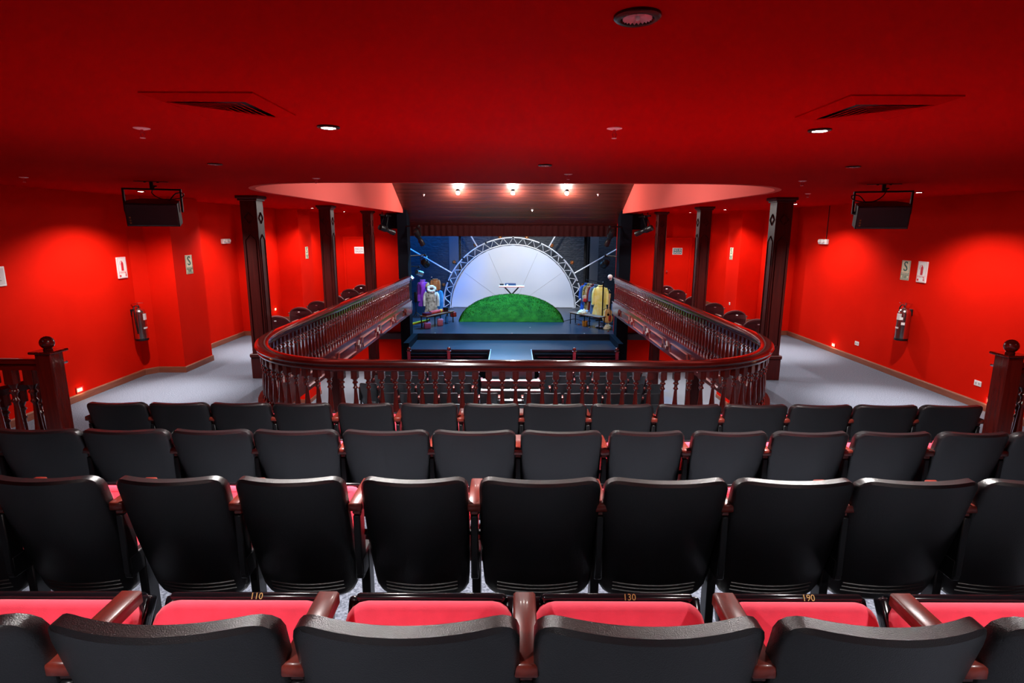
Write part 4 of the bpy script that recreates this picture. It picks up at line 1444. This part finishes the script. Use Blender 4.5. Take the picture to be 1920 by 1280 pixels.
def bench(p0, p1, label, w=0.32, h=0.42):
    a, b = Vector(p0), Vector(p1)
    c = (a + b) / 2
    L = (b - a).length
    t = thing('bench', label, 'bench', (c.x, c.y, ZST), math.atan2(b.y - a.y, b.x - a.x))
    for k in range(3):
        y0 = -w / 2 + k * w / 3
        MB().bbox(-L / 2, L / 2, y0 + 0.003, y0 + w / 3 - 0.003, h - 0.03, h, 0.005).build('plank', BENCHW, t)
    MB().bbox(-L / 2 + 0.03, L / 2 - 0.03, -w / 2 + 0.02, -w / 2 + 0.045, h - 0.055, h - 0.03, 0.003).bbox(-L / 2 + 0.03, L / 2 - 0.03, w / 2 - 0.045, w / 2 - 0.02, h - 0.055, h - 0.03, 0.003).build('frame', BLKM, t)
    for x in (-L / 2 + 0.05, 0, L / 2 - 0.05):
        for s in (-1, 1):
            MB().bbox(x - 0.014, x + 0.014, s * (w / 2 - 0.035) - 0.014, s * (w / 2 - 0.035) + 0.014, 0, h - 0.03, 0.003).build('leg', BLKM, t)
    return t


bench((-3.02, 19.0), (-2.22, 20.35), 'low wooden bench with black legs at the left of the stage')
bench((2.16, 20.15), (3.08, 18.95), 'low wooden bench with black legs at the right of the stage')


def on_bench_l(f, off=0.0):
    a, b = Vector((-3.02, 19.0)), Vector((-2.22, 20.35))
    d = (b - a).normalized()
    p = a.lerp(b, f) + Vector((-d.y, d.x)) * off
    return p


BANG = math.atan2(1.35, 0.80)


def prop_box(x, y, z, sx, sy, sz, rz, m_, name, label, cat, lid=None):
    t = thing(name, label, cat, (x, y, z), rz)
    MB().bbox(-sx / 2, sx / 2, -sy / 2, sy / 2, 0, sz, min(sx, sy, sz) * 0.12, 2).build('body', m_, t, 40)
    if lid:
        MB().bbox(-sx / 2 - 0.006, sx / 2 + 0.006, -sy / 2 - 0.006, sy / 2 + 0.006, sz * 0.82, sz * 0.90, 0.004).build('rim', lid, t, 40)
    return t


p = on_bench_l(0.45)
t = thing('rolled_mat', 'red and cream rolled mat lying on the left bench', 'rolled mat', (p.x, p.y, ZST + 0.42), BANG)
MB().lathe([(0.05, -0.34), (0.062, -0.335), (0.062, 0.335), (0.05, 0.34)], 16, Matrix.Translation((0, 0, 0.062)) @ Matrix.Rotation(R(90), 4, 'Y')).build('roll', cloth_mat('coral', (0.75, 0.10, 0.10)), t, 40)
MB().lathe([(0.064, 0.20), (0.064, 0.28)], 16, Matrix.Translation((0, 0, 0.062)) @ Matrix.Rotation(R(90), 4, 'Y'), False, False).build('band', cloth_mat('yellow', (0.8, 0.62, 0.05)), t)
MB().bbox(-0.36, 0.30, 0.055, 0.10, 0.0, 0.03, 0.01).build('loose_edge', cloth_mat('cream', (0.8, 0.74, 0.66)), t)
p = on_bench_l(0.13)
prop_box(p.x, p.y, ZST + 0.42, 0.28, 0.20, 0.09, BANG, cloth_mat('wine', (0.12, 0.012, 0.05)), 'folded_cloth', 'dark wine folded cloth on the near end of the left bench', 'cloth')
p = on_bench_l(0.80)
t = thing('top_hat', 'black top hat on the far end of the left bench', 'hat', (p.x, p.y, ZST + 0.42))
MB().lathe([(0.16, 0.0), (0.165, 0.006), (0.10, 0.014), (0.095, 0.13), (0.10, 0.15), (0.02, 0.152)], 20).build('crown', BLKM, t, 40)
MB().lathe([(0.101, 0.02), (0.100, 0.05)], 20, None, False, False).build('hat_band', VELVET, t, 40)
# yellow tube
t = thing('pool_noodle', 'bright yellow foam tube leaning on the floor left of the bench', 'foam tube', (-3.22, 19.35, ZST))
MB().tube([(-0.28, -0.12, 0.09), (0.12, 0.08, 0.16)], 0.045, 12).build('tube', cloth_mat('bright_yellow', (0.85, 0.72, 0.02)), t, 40)
MB().tube([(0.12, 0.08, 0.16), (0.34, 0.20, 0.20)], [0.045, 0.03], 12).build('tip', cloth_mat('olive_yellow', (0.62, 0.55, 0.02)), t, 40)
MB().tube([(-0.26, -0.11, 0.07), (-0.26, -0.11, 0.0)], 0.012, 6).tube([(0.10, 0.07, 0.14), (0.10, 0.07, 0.0)], 0.012, 6).build('prop_leg', BLKM, t)
PINK = cloth_mat('pink', (0.62, 0.20, 0.28))
MAUVE = cloth_mat('mauve', (0.36, 0.08, 0.22))
prop_box(-2.88, 18.95, ZST, 0.22, 0.18, 0.20, 0.3, MAUVE, 'fabric_tote', 'mauve fabric tote on the floor under the near end of the left bench', 'bag', PINK)
prop_box(-2.52, 19.55, ZST, 0.20, 0.16, 0.24, 0.2, PINK, 'storage_box', 'pink box on the floor under the left bench', 'box', cloth_mat('lilac', (0.55, 0.40, 0.8)))
t = thing('water_bottle', 'blue plastic bottle on the floor under the left bench', 'bottle', (-2.36, 20.15, ZST))
MB().lathe([(0.05, 0), (0.055, 0.01), (0.055, 0.20), (0.03, 0.24), (0.022, 0.25), (0.022, 0.26)], 14).build('body', mat('blue_plastic', (0.03, 0.22, 0.72), 0.3), t, 40)
MB().lathe([(0.026, 0.255), (0.026, 0.29), (0.02, 0.295)], 12).build('cap', WHITE, t, 40)
prop_box(-2.16, 20.55, ZST + 0.16, 0.20, 0.16, 0.17, 0.5, cloth_mat('brick_red', (0.38, 0.035, 0.03)), 'red_pouch', 'dark red pouch hanging at the far end of the left bench', 'pouch', BLKM)
# right side props
t = thing('crumpled_cloth', 'blue and white crumpled cloth on the right bench', 'cloth', (2.50, 19.72, ZST + 0.42), 0.5)


def crumple(sx, sy, sz, m_, parent, name, seed, loc=(0, 0, 0)):
    rnd = random.Random(seed)
    b = MB()
    n1, n2 = 12, 7
    vs_ = []
    for i in range(n2 + 1):
        a = math.pi / 2 * i / n2
        for j in range(n1):
            c = 2 * math.pi * j / n1
            k = 1 + rnd.uniform(-0.28, 0.28)
            vs_.append((loc[0] + sx * k * math.cos(a) * math.cos(c), loc[1] + sy * k * math.cos(a) * math.sin(c), loc[2] + max(0, sz * math.sin(a) * (1 + rnd.uniform(-0.3, 0.25)))))
    fs = []
    for i in range(n2):
        for j in range(n1):
            l = (j + 1) % n1
            fs.append((i * n1 + j, i * n1 + l, (i + 1) * n1 + l, (i + 1) * n1 + j))
    fs.append(tuple(n2 * n1 + j for j in range(n1)))
    fs.append(tuple(range(n1))[::-1])
    return b.add(vs_, fs).build(name, m_, parent, 60)


crumple(0.20, 0.13, 0.14, cloth_mat('pale_yellow_white', (0.72, 0.74, 0.70), (0.75, 0.70, 0.35), 12), t, 'pale_fold', 3)
crumple(0.12, 0.09, 0.11, cloth_mat('sky_blue', (0.10, 0.32, 0.72), (0.4, 0.6, 0.85), 14), t, 'blue_fold', 5, (0.12, -0.04, 0))
t = thing('clothes_heap', 'heap of blue and pale clothes on the floor under the right bench', 'clothes', (3.10, 19.25, ZST), 0.2)
crumple(0.22, 0.16, 0.17, cloth_mat('denim', (0.04, 0.09, 0.26), (0.35, 0.48, 0.75), 12), t, 'blue_garment', 8)
crumple(0.14, 0.12, 0.15, cloth_mat('pale_green', (0.55, 0.60, 0.38), (0.8, 0.8, 0.65), 12), t, 'pale_garment', 9, (0.12, -0.25, 0))
t = thing('orange_can', 'orange tin can on the floor under the right bench', 'can', (2.55, 19.55, ZST))
MB().lathe([(0.09, 0), (0.095, 0.01), (0.095, 0.17), (0.085, 0.18), (0.085, 0.165)], 18).build('body', mat('orange_tin', (0.75, 0.32, 0.03), 0.35, metal=0.2), t, 40)
MB().tube(arc(0.1, 0, 12), 0.006, 5).build('handle', ALU, t, 40).location = (0, 0, 0.15)
for i, (x, y, w) in enumerate(((2.36, 19.75, 'beside the left legs of the right bench'), (2.66, 19.15, 'in front of the orange can'), (3.18, 18.45, 'in front of the near end of the right bench'))):
    o = MB().lathe([(0.03, 0), (0.032, 0.02), (0.018, 0.035), (0.001, 0.038)], 12, Matrix.Translation((x, y, ZST))).build('tea_light', COPPER, None, 40)
    tag(o, 'tiny amber floor lamp %s' % w, 'floor lamp')
o = MB().tube(catmull([(1.85, 20.45, ZST + 0.01), (2.1, 20.6, ZST + 0.05), (2.35, 20.7, ZST + 0.07), (2.6, 20.55, ZST + 0.02), (2.9, 20.6, ZST + 0.01)], 0.05), 0.012, 6).build('floor_cable', BLKM, None, 50)
tag(o, 'black cable on the stage floor from the mound to the right bench', 'cable')
for i, (x, y, w) in enumerate(((-2.5, 18.06, 'at the left'), (0.0, 18.06, 'in the middle'), (2.35, 18.06, 'at the right'), (0.62, 19.2, 'before the right half of the mound'))):
    o = MB().bbox(x - 0.02, x + 0.02, y - 0.015, y + 0.015, ZST, ZST + 0.012, 0.003).build('floor_marker', WHITE)
    tag(o, 'tiny white marker on the stage floor %s' % w, 'marker')

# ------------------------------------------------------------ garments


def garment(parent, name, m_, w, d, h, loc, rz=0.0, sleeve=0.5, flare=1.15, folds=6, seed=1, sl_mat=None, hem=None):
    """hanging coat: shoulders at the top, folds towards the hem; loc = collar point"""
    rnd = random.Random(seed)
    ph = rnd.uniform(0, 6)
    n, rows = 26, 12
    vs_ = []
    for i in range(rows + 1):
        t_ = i / rows
        z = -h * t_
        if t_ < 0.14:
            ww = w * (0.30 + 0.70 * math.sin(t_ / 0.14 * math.pi / 2))
            dd = d * (0.55 + 0.45 * t_ / 0.14)
        else:
            ww = w * (1 - 0.12 * math.sin((t_ - 0.14) / 0.86 * math.pi) + (flare - 1) * (t_ - 0.14))
            dd = d * (1 + 0.25 * t_)
        for j in range(n):
            a = 2 * math.pi * j / n
            f_ = 1 + 0.16 * t_ * math.sin(folds * a + ph) + 0.05 * rnd.uniform(-1, 1) * t_
            vs_.append((ww / 2 * math.cos(a) * f_, dd / 2 * math.sin(a) * f_, z))
    fs = []
    for i in range(rows):
        for j in range(n):
            l = (j + 1) % n
            fs.append((i * n + j, i * n + l, (i + 1) * n + l, (i + 1) * n + j))
    fs.append(tuple(range(n)))
    fs.append(tuple(rows * n + j for j in range(n))[::-1])
    b = MB().add(vs_, fs).build(name, m_, parent, 60)
    b.location = loc
    b.rotation_euler = (0, 0, rz)
    for s in (-1, 1):
        sl = MB().tube(catmull([(s * w * 0.40, 0, -h * 0.09), (s * w * 0.53, 0, -h * 0.20), (s * w * 0.58, -0.02, -h * 0.38), (s * w * 0.57, -0.03, -h * sleeve)], 0.06), 0.055, 8)
        sl.build('sleeve', sl_mat or m_, b, 60)
    MB().tube([(0.09 * math.cos(a), 0.06 * math.sin(a) - 0.01, 0.0) for a in [k * math.pi / 6 for k in range(12)]], 0.022, 6, True).build('collar', sl_mat or m_, b, 60)
    return b


def hung(name, label, cat, m_, w, d, h, loc, rz=0.0, group=None, **kw):
    t = thing(name, label, cat, loc, rz, group)
    g = garment(t, 'coat_body', m_, w, d, h, (0, 0, 0), 0, **kw)
    MB().tube([(-w * 0.36, 0, -0.05), (0, 0, 0.03), (w * 0.36, 0, -0.05)], 0.010, 6).tube([(0, 0, 0.03), (0, 0, 0.09), (0.025, 0, 0.12), (0.045, 0, 0.09)], 0.006, 5).build('hanger', BLKM, t)
    return t


# clothes rail, right
ra, rb = Vector((2.86, 21.75)), Vector((3.34, 20.75))
rt = thing('clothes_rail', 'black clothes rail on the right of the stage', 'clothes rail', ((ra.x + rb.x) / 2, (ra.y + rb.y) / 2, ZST), math.atan2(rb.y - ra.y, rb.x - ra.x))
RL = (rb - ra).length
for s in (-1, 1):
    MB().tube([(s * RL / 2, 0, 0.03), (s * RL / 2, 0, 1.42)], 0.022, 10).build('upright', BLKM, rt, 40)
    MB().tube([(s * RL / 2, -0.28, 0.03), (s * RL / 2, 0.28, 0.03)], 0.022, 8).build('foot', BLKM, rt, 40)
    MB().sphere((s * RL / 2, 0, 1.43), 0.032, 10, 6).build('joint', CHROME if s > 0 else BLKM, rt, 50)
MB().tube([(-RL / 2, 0, 1.42), (RL / 2, 0, 1.42)], 0.018, 8).build('rail', BLKM, rt, 40)
rang = math.atan2(rb.y - ra.y, rb.x - ra.x) + R(90)
COATS = [(0.02, cloth_mat('royal_blue', (0.03, 0.09, 0.42), (0.05, 0.15, 0.55)), 0.46, 1.18, 'royal blue coat at the far left end of the clothes rail'),
         (0.20, cloth_mat('mustard_stripe', (0.62, 0.48, 0.12), (0.12, 0.05, 0.03), 18), 0.42, 1.08, 'mustard patterned garment next to the royal blue coat'),
         (0.36, cloth_mat('cream_tan', (0.60, 0.50, 0.34), (0.35, 0.25, 0.15), 10), 0.40, 1.02, 'tan garment in the middle of the clothes rail'),
         (0.50, cloth_mat('dark_red', (0.20, 0.02, 0.02)), 0.42, 1.22, 'dark red garment in the middle of the clothes rail'),
         (0.64, cloth_mat('slate_blue', (0.09, 0.15, 0.26), (0.13, 0.2, 0.33), 9), 0.44, 1.24, 'slate blue coat with white tag next to the yellow raincoat')]
for i, (f_, m_, w, h, lab) in enumerate(COATS):
    p = ra.lerp(rb, f_ * 0.95 + 0.02)
    hung('hanging_coat', lab, 'coat', m_, w, 0.10, h, (p.x, p.y, ZST + 1.29), rang - R(50), 'garments on the clothes rail', seed=i + 2, folds=5)
p = ra.lerp(rb, 0.86)
hung('yellow_raincoat', 'pale yellow raincoat at the near end of the clothes rail', 'coat', cloth_mat('pale_yellow', (0.80, 0.66, 0.16), (0.86, 0.76, 0.34), 7), 0.46, 0.18, 1.12, (p.x, p.y, ZST + 1.29), R(-6), 'garments on the clothes rail', seed=11, folds=7, sleeve=0.62)
o = MB().bbox(-0.07, 0.07, -0.012, 0.012, -0.2, 0, 0.006).build('garment_tag', WHITE, None, None, (3.06, 21.02, ZST + 0.74), (0, R(12), 0))
tag(o, 'white square tag on the slate blue coat', 'tag')
t = thing('shoulder_bag', 'red and beige bag hanging at the left of the clothes rail', 'bag', (2.80, 21.45, ZST + 0.62))
MB().bbox(-0.12, 0.12, -0.06, 0.06, 0.0, 0.24, 0.03, 2).build('body', cloth_mat('beige_bag', (0.62, 0.42, 0.33)), t, 50)
MB().bbox(-0.10, 0.04, -0.07, -0.05, 0.0, 0.13, 0.01, 2).build('pocket', cloth_mat('crimson', (0.55, 0.03, 0.06)), t, 50)
MB().tube([(-0.10, 0, 0.22), (0, 0, 0.78), (0.10, 0, 0.22)], 0.01, 6).build('strap', BLKM, t)
# coat stand, left
cs = (-3.12, 21.9)
t = thing('coat_stand', 'black coat stand at the left of the stage', 'coat stand', (*cs, ZST))
MB().tube([(0, 0, 0.06), (0, 0, 1.46)], 0.022, 10).build('pole', BLKM, t, 40)
MB().sphere((0, 0, 1.50), 0.035, 10, 7).build('finial', CHROME, t, 50)
for k in range(4):
    a = k * math.pi / 2 + 0.4
    MB().tube([(0, 0, 0.10), (0.28 * math.cos(a), 0.28 * math.sin(a), 0.02)], 0.016, 6).build('foot', BLKM, t, 40)
    MB().tube([(0, 0, 1.30), (0.14 * math.cos(a), 0.14 * math.sin(a), 1.36), (0.18 * math.cos(a), 0.18 * math.sin(a), 1.40)], 0.010, 6).build('hook', BLKM, t, 40)
hung('purple_coat', 'shiny purple coat on the left of the coat stand', 'coat', mat('purple_satin', (0.20, 0.02, 0.50), 0.4, sheen=0.4, noise=(7, (0.30, 0.05, 0.65))), 0.30, 0.20, 1.00, (cs[0] - 0.34, cs[1] - 0.05, ZST + 1.38), 0.3, seed=21, sleeve=0.8)
hung('blue_coat', 'bright blue coat on the right of the coat stand', 'coat', cloth_mat('azure', (0.03, 0.22, 0.62), (0.06, 0.32, 0.75), 7), 0.32, 0.20, 0.98, (cs[0] + 0.24, cs[1] - 0.02, ZST + 1.05), -0.4, seed=22, sleeve=0.8)
hung('shaggy_coat', 'cream and grey shaggy coat with white collar on the front of the coat stand', 'coat', cloth_mat('cream_grey', (0.66, 0.64, 0.58), (0.18, 0.16, 0.14), 11), 0.46, 0.26, 0.86, (cs[0] + 0.02, cs[1] - 0.30, ZST + 1.02), 0.0, seed=23, sleeve=0.7, sl_mat=cloth_mat('off_white', (0.80, 0.80, 0.80)))
t = thing('fur_hat', 'white fluffy fur collar piece on top of the shaggy coat', 'fur piece', (cs[0] + 0.04, cs[1] - 0.34, ZST + 1.02))
b = MB()
for k in range(14):
    a = 2 * math.pi * k / 14
    b.sphere((0.13 * math.cos(a), 0.05 * math.sin(a) - 0.02, 0.05 + 0.09 * math.sin(a)), 0.06 + 0.008 * math.sin(k * 2.3), 8, 6)
b.build('fluff', cloth_mat('off_white', (0.80, 0.80, 0.80)), t, 60)
t = thing('brown_jacket', 'brown pointed jacket on top of the coat stand', 'jacket', (cs[0] + 0.16, cs[1] - 0.10, ZST + 1.42))
garment(t, 'jacket_body', cloth_mat('rust', (0.42, 0.17, 0.06), (0.30, 0.10, 0.04), 8), 0.26, 0.18, 0.42, (0, 0, 0), 0, seed=25, sleeve=0.9)
t = thing('straw_bag', 'straw-coloured small bag hung on the left of the coat stand top', 'bag', (cs[0] - 0.13, cs[1] - 0.16, ZST + 1.12))
crumple(0.09, 0.07, 0.17, cloth_mat('straw', (0.55, 0.44, 0.22)), t, 'bag_body', 31)
t = thing('dark_trousers', 'dark trousers hanging below the shaggy coat', 'trousers', (cs[0] + 0.04, cs[1] - 0.28, ZST + 0.10))
MB().lathe([(0.10, 0.0), (0.13, 0.10), (0.15, 0.25)], 14, Matrix.Translation((-0.06, 0, 0)) @ Matrix.Diagonal((0.7, 0.5, 1, 1))).build('leg', BLKM, t, 50)
MB().lathe([(0.10, 0.0), (0.13, 0.10), (0.15, 0.25)], 14, Matrix.Translation((0.08, 0, 0)) @ Matrix.Diagonal((0.7, 0.5, 1, 1))).build('leg', BLKM, t, 50)
# guitar leaning
t = thing('acoustic_guitar', 'acoustic guitar standing behind the right bench', 'guitar', (3.42, 20.1, ZST), 0, None, (R(-10), R(6), R(8)))
prof = []
for i in range(40):
    a = 2 * math.pi * i / 40
    zz_ = 0.25 - 0.25 * math.cos(a)
    wv = 0.19 * abs(math.sin(a)) ** 0.6 * (1.0 if zz_ < 0.25 else 0.80) * (1 - 0.22 * math.exp(-((zz_ - 0.31) / 0.06) ** 2))
    prof.append((math.copysign(wv, math.sin(a)), zz_))
Mx = Matrix(((1, 0, 0, 0), (0, 0, 1, 0), (0, 1, 0, 0.02), (0, 0, 0, 1)))
MB().prism(prof, -0.05, 0.05, Mx).build('body', mat('spruce_wood', (0.58, 0.30, 0.11), 0.3, coat=0.5), t, 40)
MB().bbox(-0.025, 0.025, -0.065, -0.04, 0.40, 0.92, 0.006).build('neck', mat('pale_neck_wood', (0.50, 0.28, 0.15), 0.4), t)
MB().bbox(-0.04, 0.04, -0.06, -0.04, 0.92, 1.08, 0.01).build('headstock', mat('pale_neck_wood', (0.5, 0.28, 0.15), 0.4), t)
MB().lathe([(0.045, 0), (0.045, 0.003)], 16, Matrix.Translation((0, -0.051, 0.32)) @ Matrix.Rotation(R(90), 4, 'X')).build('sound_hole', BLKM, t)
MB().bbox(0.02, 0.12, -0.054, -0.050, 0.10, 0.30, 0.01).build('pickguard', mat('red_sunburst', (0.40, 0.03, 0.02), 0.3), t)
# microphone stand
t = thing('microphone_stand', 'thin black microphone stand at the right edge of the stage', 'microphone stand', (3.50, 19.95, ZST))
MB().lathe([(0.14, 0), (0.14, 0.012), (0.03, 0.025)], 18).build('base', BLKM, t, 40)
MB().tube([(0, 0, 0.02), (0, 0, 1.18)], 0.012, 8).build('pole', BLKM, t, 40)
MB().tube([(0, 0, 1.18), (-0.06, -0.08, 1.23)], 0.018, 8).sphere((-0.07, -0.10, 1.24), 0.03, 10, 6).build('microphone', CHROME, t, 50)
MB().tube([(0, 0, 0.62), (-0.28, 0, 0.52)], 0.008, 6).build('boom', BLKM, t, 40)
t = thing('snare_stand', 'dark small equipment case behind the guitar', 'equipment case', (3.52, 21.2, ZST))
MB().bbox(-0.18, 0.18, -0.14, 0.14, 0, 0.38, 0.02, 2).build('case', BLKM, t, 40)
MB().bbox(-0.14, 0.02, -0.16, 0.0, 0.38, 0.44, 0.02, 2).build('lid_strap', WHITE, t, 40)
# tall thin stand at the far left
t = thing('music_stand', 'thin black stand at the far left of the stage', 'stand', (-3.70, 21.6, ZST))
MB().tube([(0, 0, 0.02), (0, 0, 0.95)], 0.014, 8).build('pole', BLKM, t, 40)
for k in range(3):
    a = k * 2.09
    MB().tube([(0, 0, 0.18), (0.2 * math.cos(a), 0.2 * math.sin(a), 0.01)], 0.010, 6).build('leg', BLKM, t, 40)
MB().bbox(-0.06, 0.06, -0.02, 0.02, 0.55, 0.95, 0.02, 2).build('desk', BLKM, t, 40)
